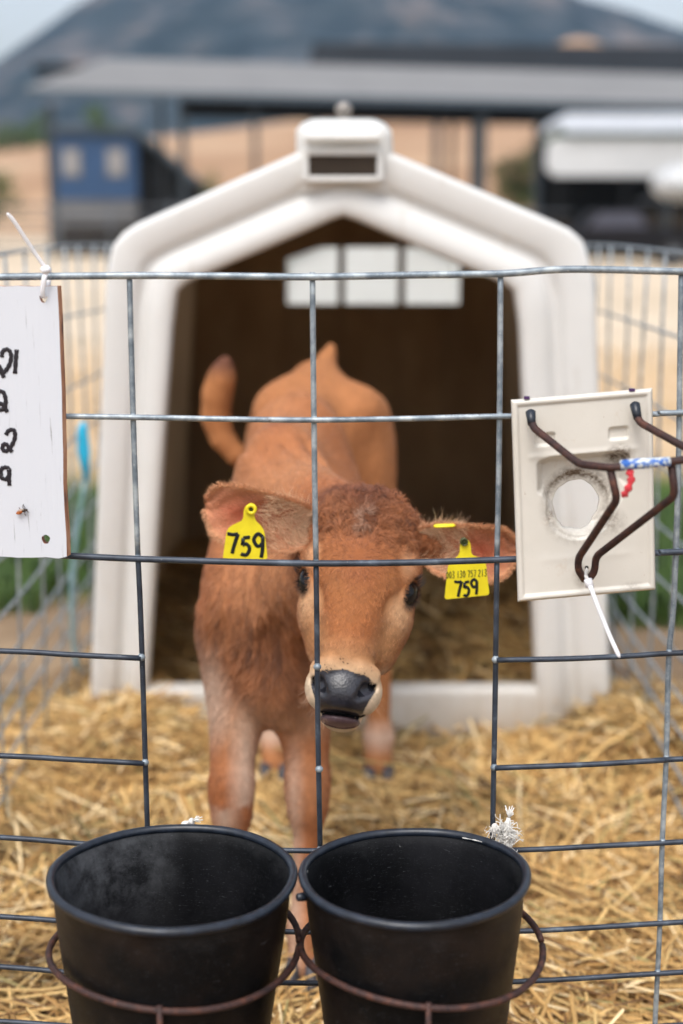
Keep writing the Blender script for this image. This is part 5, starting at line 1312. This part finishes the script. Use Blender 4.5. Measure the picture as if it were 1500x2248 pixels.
mb = MB(); c0, c1 = at(952, 1155, 1.80), at(1000, 1153, 1.80)
mb.tube([c0, c0.lerp(c1, .1), c0.lerp(c1, .5), c0.lerp(c1, .9), c1], [.001, .0022, .0024, .0022, .001], 8, 3.5, (0, -1, 0)); mb.build('tag_button', M_TAG, calf)

# ------------------------------------------------------------------ STRAW BEDDING AND GRASS
def bedz(x, y):
    z = .012+.03*noise.noise(Vector((x*2.3, y*2.3, 5)))+.018*noise.noise(Vector((x*7, y*7, 2)))
    z += .11*math.exp(-((x-.68)/.10)**2-((y-2.98)/.2)**2)        # heap right of the hutch leg
    z += .09*math.exp(-((x+.47)/.12)**2-((y-2.95)/.2)**2)
    z += .10*max(0, min(1, (y-3.2)/.5))*(1 if abs(x) < .6 else 0)*math.exp(-((abs(x)-.0)/.7)**4)       # inside the hutch
    z += .10*math.exp(-((x-.25)/.3)**2-((y-3.75)/.35)**2)
    z -= .03*max(0, abs(x)-.62)/.1 if abs(x) > .62 else 0
    z -= .05*max(0, (y-4.5)) if y > 4.5 else 0
    return max(z, -.02)
g = N('straw_bed', .95, 0, .1)
g.col(g.ramp(g.noise(45, 8, .75, 2), [(.36, srgb(58, 42, 28)), (.52, srgb(112, 84, 54)), (.66, srgb(168, 134, 90))])); g.bump(g.noise(90, 6, .7, 1), .9, .012); M_BED = g.m
o = heightgrid('straw_bed', np.linspace(-.95, .95, 110), np.linspace(.7, 4.86, 220), bedz, M_BED); tag(o, kind='stuff', label='trampled golden straw bedding under the calf')
def straw(n, yr, xr, seed, lscale, wgt=None):
    rr = np.random.default_rng(seed)
    x = rr.uniform(*xr, n); y = yr[0]+(yr[1]-yr[0])*rr.random(n)
    if wgt: k = wgt(x, y) > rr.random(n); x = x[k]; y = y[k]; n = len(x)
    z = np.array([bedz(a, b) for a, b in zip(x, y)])
    a = rr.uniform(0, 6.283, n); a = np.where(rr.random(n) < .5, rr.normal(.3, .6, n)+vnoise(np.stack([x, y, z], 1), 3)*3, a)
    tilt = np.abs(rr.normal(0, .16, n)); L = rr.uniform(.06, .27, n)*lscale; w = rr.uniform(.0014, .0032, n)
    T = np.stack([np.cos(a)*np.cos(tilt), np.sin(a)*np.cos(tilt), np.sin(tilt)], 1); Bn = np.stack([-np.sin(a), np.cos(a), 0*a], 1); Nn = np.cross(T, Bn)
    z0 = z+.004+rr.exponential(.008, n); bend = rr.normal(0, .18, n); kink = rr.normal(0, .10, n); seg = 3; V = np.zeros((n, seg+1, 3, 3))
    for k in range(seg+1):
        t = k/seg-.5; c_ = np.stack([x, y, z0], 1)+T*(L*t)[:, None]+Bn*(L*bend*(t*t-.1))[:, None]+np.array([0, 0, 1.])*(L*kink*(.25-t*t)*1.5)[:, None]
        V[:, k, 0] = c_-Bn*w[:, None]; V[:, k, 1] = c_+np.array([0, 0, 1.])*(w*.9)[:, None]; V[:, k, 2] = c_+Bn*w[:, None]
    base = np.arange(n)[:, None]*(3*(seg+1)); F = []
    for k in range(seg):
        for j in (0, 1): F.append(np.concatenate([base+3*k+j, base+3*(k+1)+j, base+3*(k+1)+j+1, base+3*k+j+1], 1))
    pal = np.array([S3(218, 182, 120), S3(198, 158, 98), S3(174, 134, 80), S3(238, 212, 164), S3(116, 84, 52), S3(170, 154, 100)]); ci = rr.choice(6, n, p=[.28, .27, .18, .12, .11, .04])
    C = pal[ci]*np.exp(rr.normal(0, .12, n))[:, None]; C = C*(1-.75*np.clip(vnoise(np.stack([x, y, z*0], 1), 5, 3)-.52, 0, 1)*2)[:, None]
    return V.reshape(-1, 3), np.concatenate(F), np.repeat(C, 3*(seg+1), 0)
g = N('straw_stalk', .55, 0, .35); g.col(g.attr('tint')); M_STRAW = g.m
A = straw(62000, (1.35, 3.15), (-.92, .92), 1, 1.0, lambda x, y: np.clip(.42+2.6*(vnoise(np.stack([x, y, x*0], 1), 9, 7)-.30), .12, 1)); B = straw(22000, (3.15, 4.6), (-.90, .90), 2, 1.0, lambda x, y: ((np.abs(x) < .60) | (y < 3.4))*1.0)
C_ = straw(6000, (2.75, 3.1), (.56, .80), 3, .8); D_ = straw(4000, (2.7, 3.1), (-.62, -.3), 4, .8)
Vs = []; Fs = []; Cs = []; o_ = 0
B = (B[0], B[1], B[2]*np.array([.52, .50, .48]))      # straw inside the hutch: interior shade put into its tint
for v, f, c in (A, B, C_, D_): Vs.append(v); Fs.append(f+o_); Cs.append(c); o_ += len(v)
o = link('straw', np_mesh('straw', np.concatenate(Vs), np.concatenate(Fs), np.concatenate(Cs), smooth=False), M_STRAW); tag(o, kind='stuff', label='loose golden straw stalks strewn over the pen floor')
def grass(n, xr, yr, seed, h, pal, name, lab):
    rr = np.random.default_rng(seed); x = rr.uniform(*xr, n); y = rr.uniform(*yr, n); m = vnoise(np.stack([x, y, x*0], 1), 2.2, seed) > .33
    x = x[m]; y = y[m]; n = len(x); a = rr.uniform(0, 6.28, n); L = h*rr.uniform(.4, 1.2, n); w = rr.uniform(.0015, .004, n)
    d = np.stack([np.cos(a), np.sin(a), 0*a], 1); b_ = np.stack([-np.sin(a), np.cos(a), 0*a], 1); P0 = np.stack([x, y, 0*x+.0], 1); V = np.zeros((n, 3, 2, 3))
    for k, (t, ww) in enumerate(((0, 1), (.55, .8), (1, .1))):
        c_ = P0+np.array([0, 0, 1.])*(L*t*(1-.25*t))[:, None]+d*(L*.5*t*t)[:, None]; V[:, k, 0] = c_-b_*(w*ww)[:, None]; V[:, k, 1] = c_+b_*(w*ww)[:, None]
    base = np.arange(n)[:, None]*6; F = np.concatenate([np.concatenate([base+2*k, base+2*k+1, base+2*k+3, base+2*k+2], 1) for k in (0, 1)])
    C = np.array([S3(*p) for p in pal])[rr.integers(0, len(pal), n)]
    o = link(name, np_mesh(name, V.reshape(-1, 3), F, np.repeat(C, 6, 0)), M_STRAW); tag(o, kind='stuff', label=lab)
G1 = [(56, 84, 34), (78, 108, 48), (98, 124, 58), (44, 66, 30)]
grass(16000, (-2.2, -.62), (4.15, 5.9), 5, .13, G1, 'grass', 'green grass growing left behind the pen')
grass(16000, (.66, 2.2), (4.0, 5.7), 6, .15, G1, 'grass', 'green grass growing right behind the pen')
grass(9000, (-6, 6), (6, 14), 7, .12, [(196, 168, 124), (210, 184, 146), (176, 146, 104)], 'dry_grass', 'dry straw-coloured grass beyond the pens')
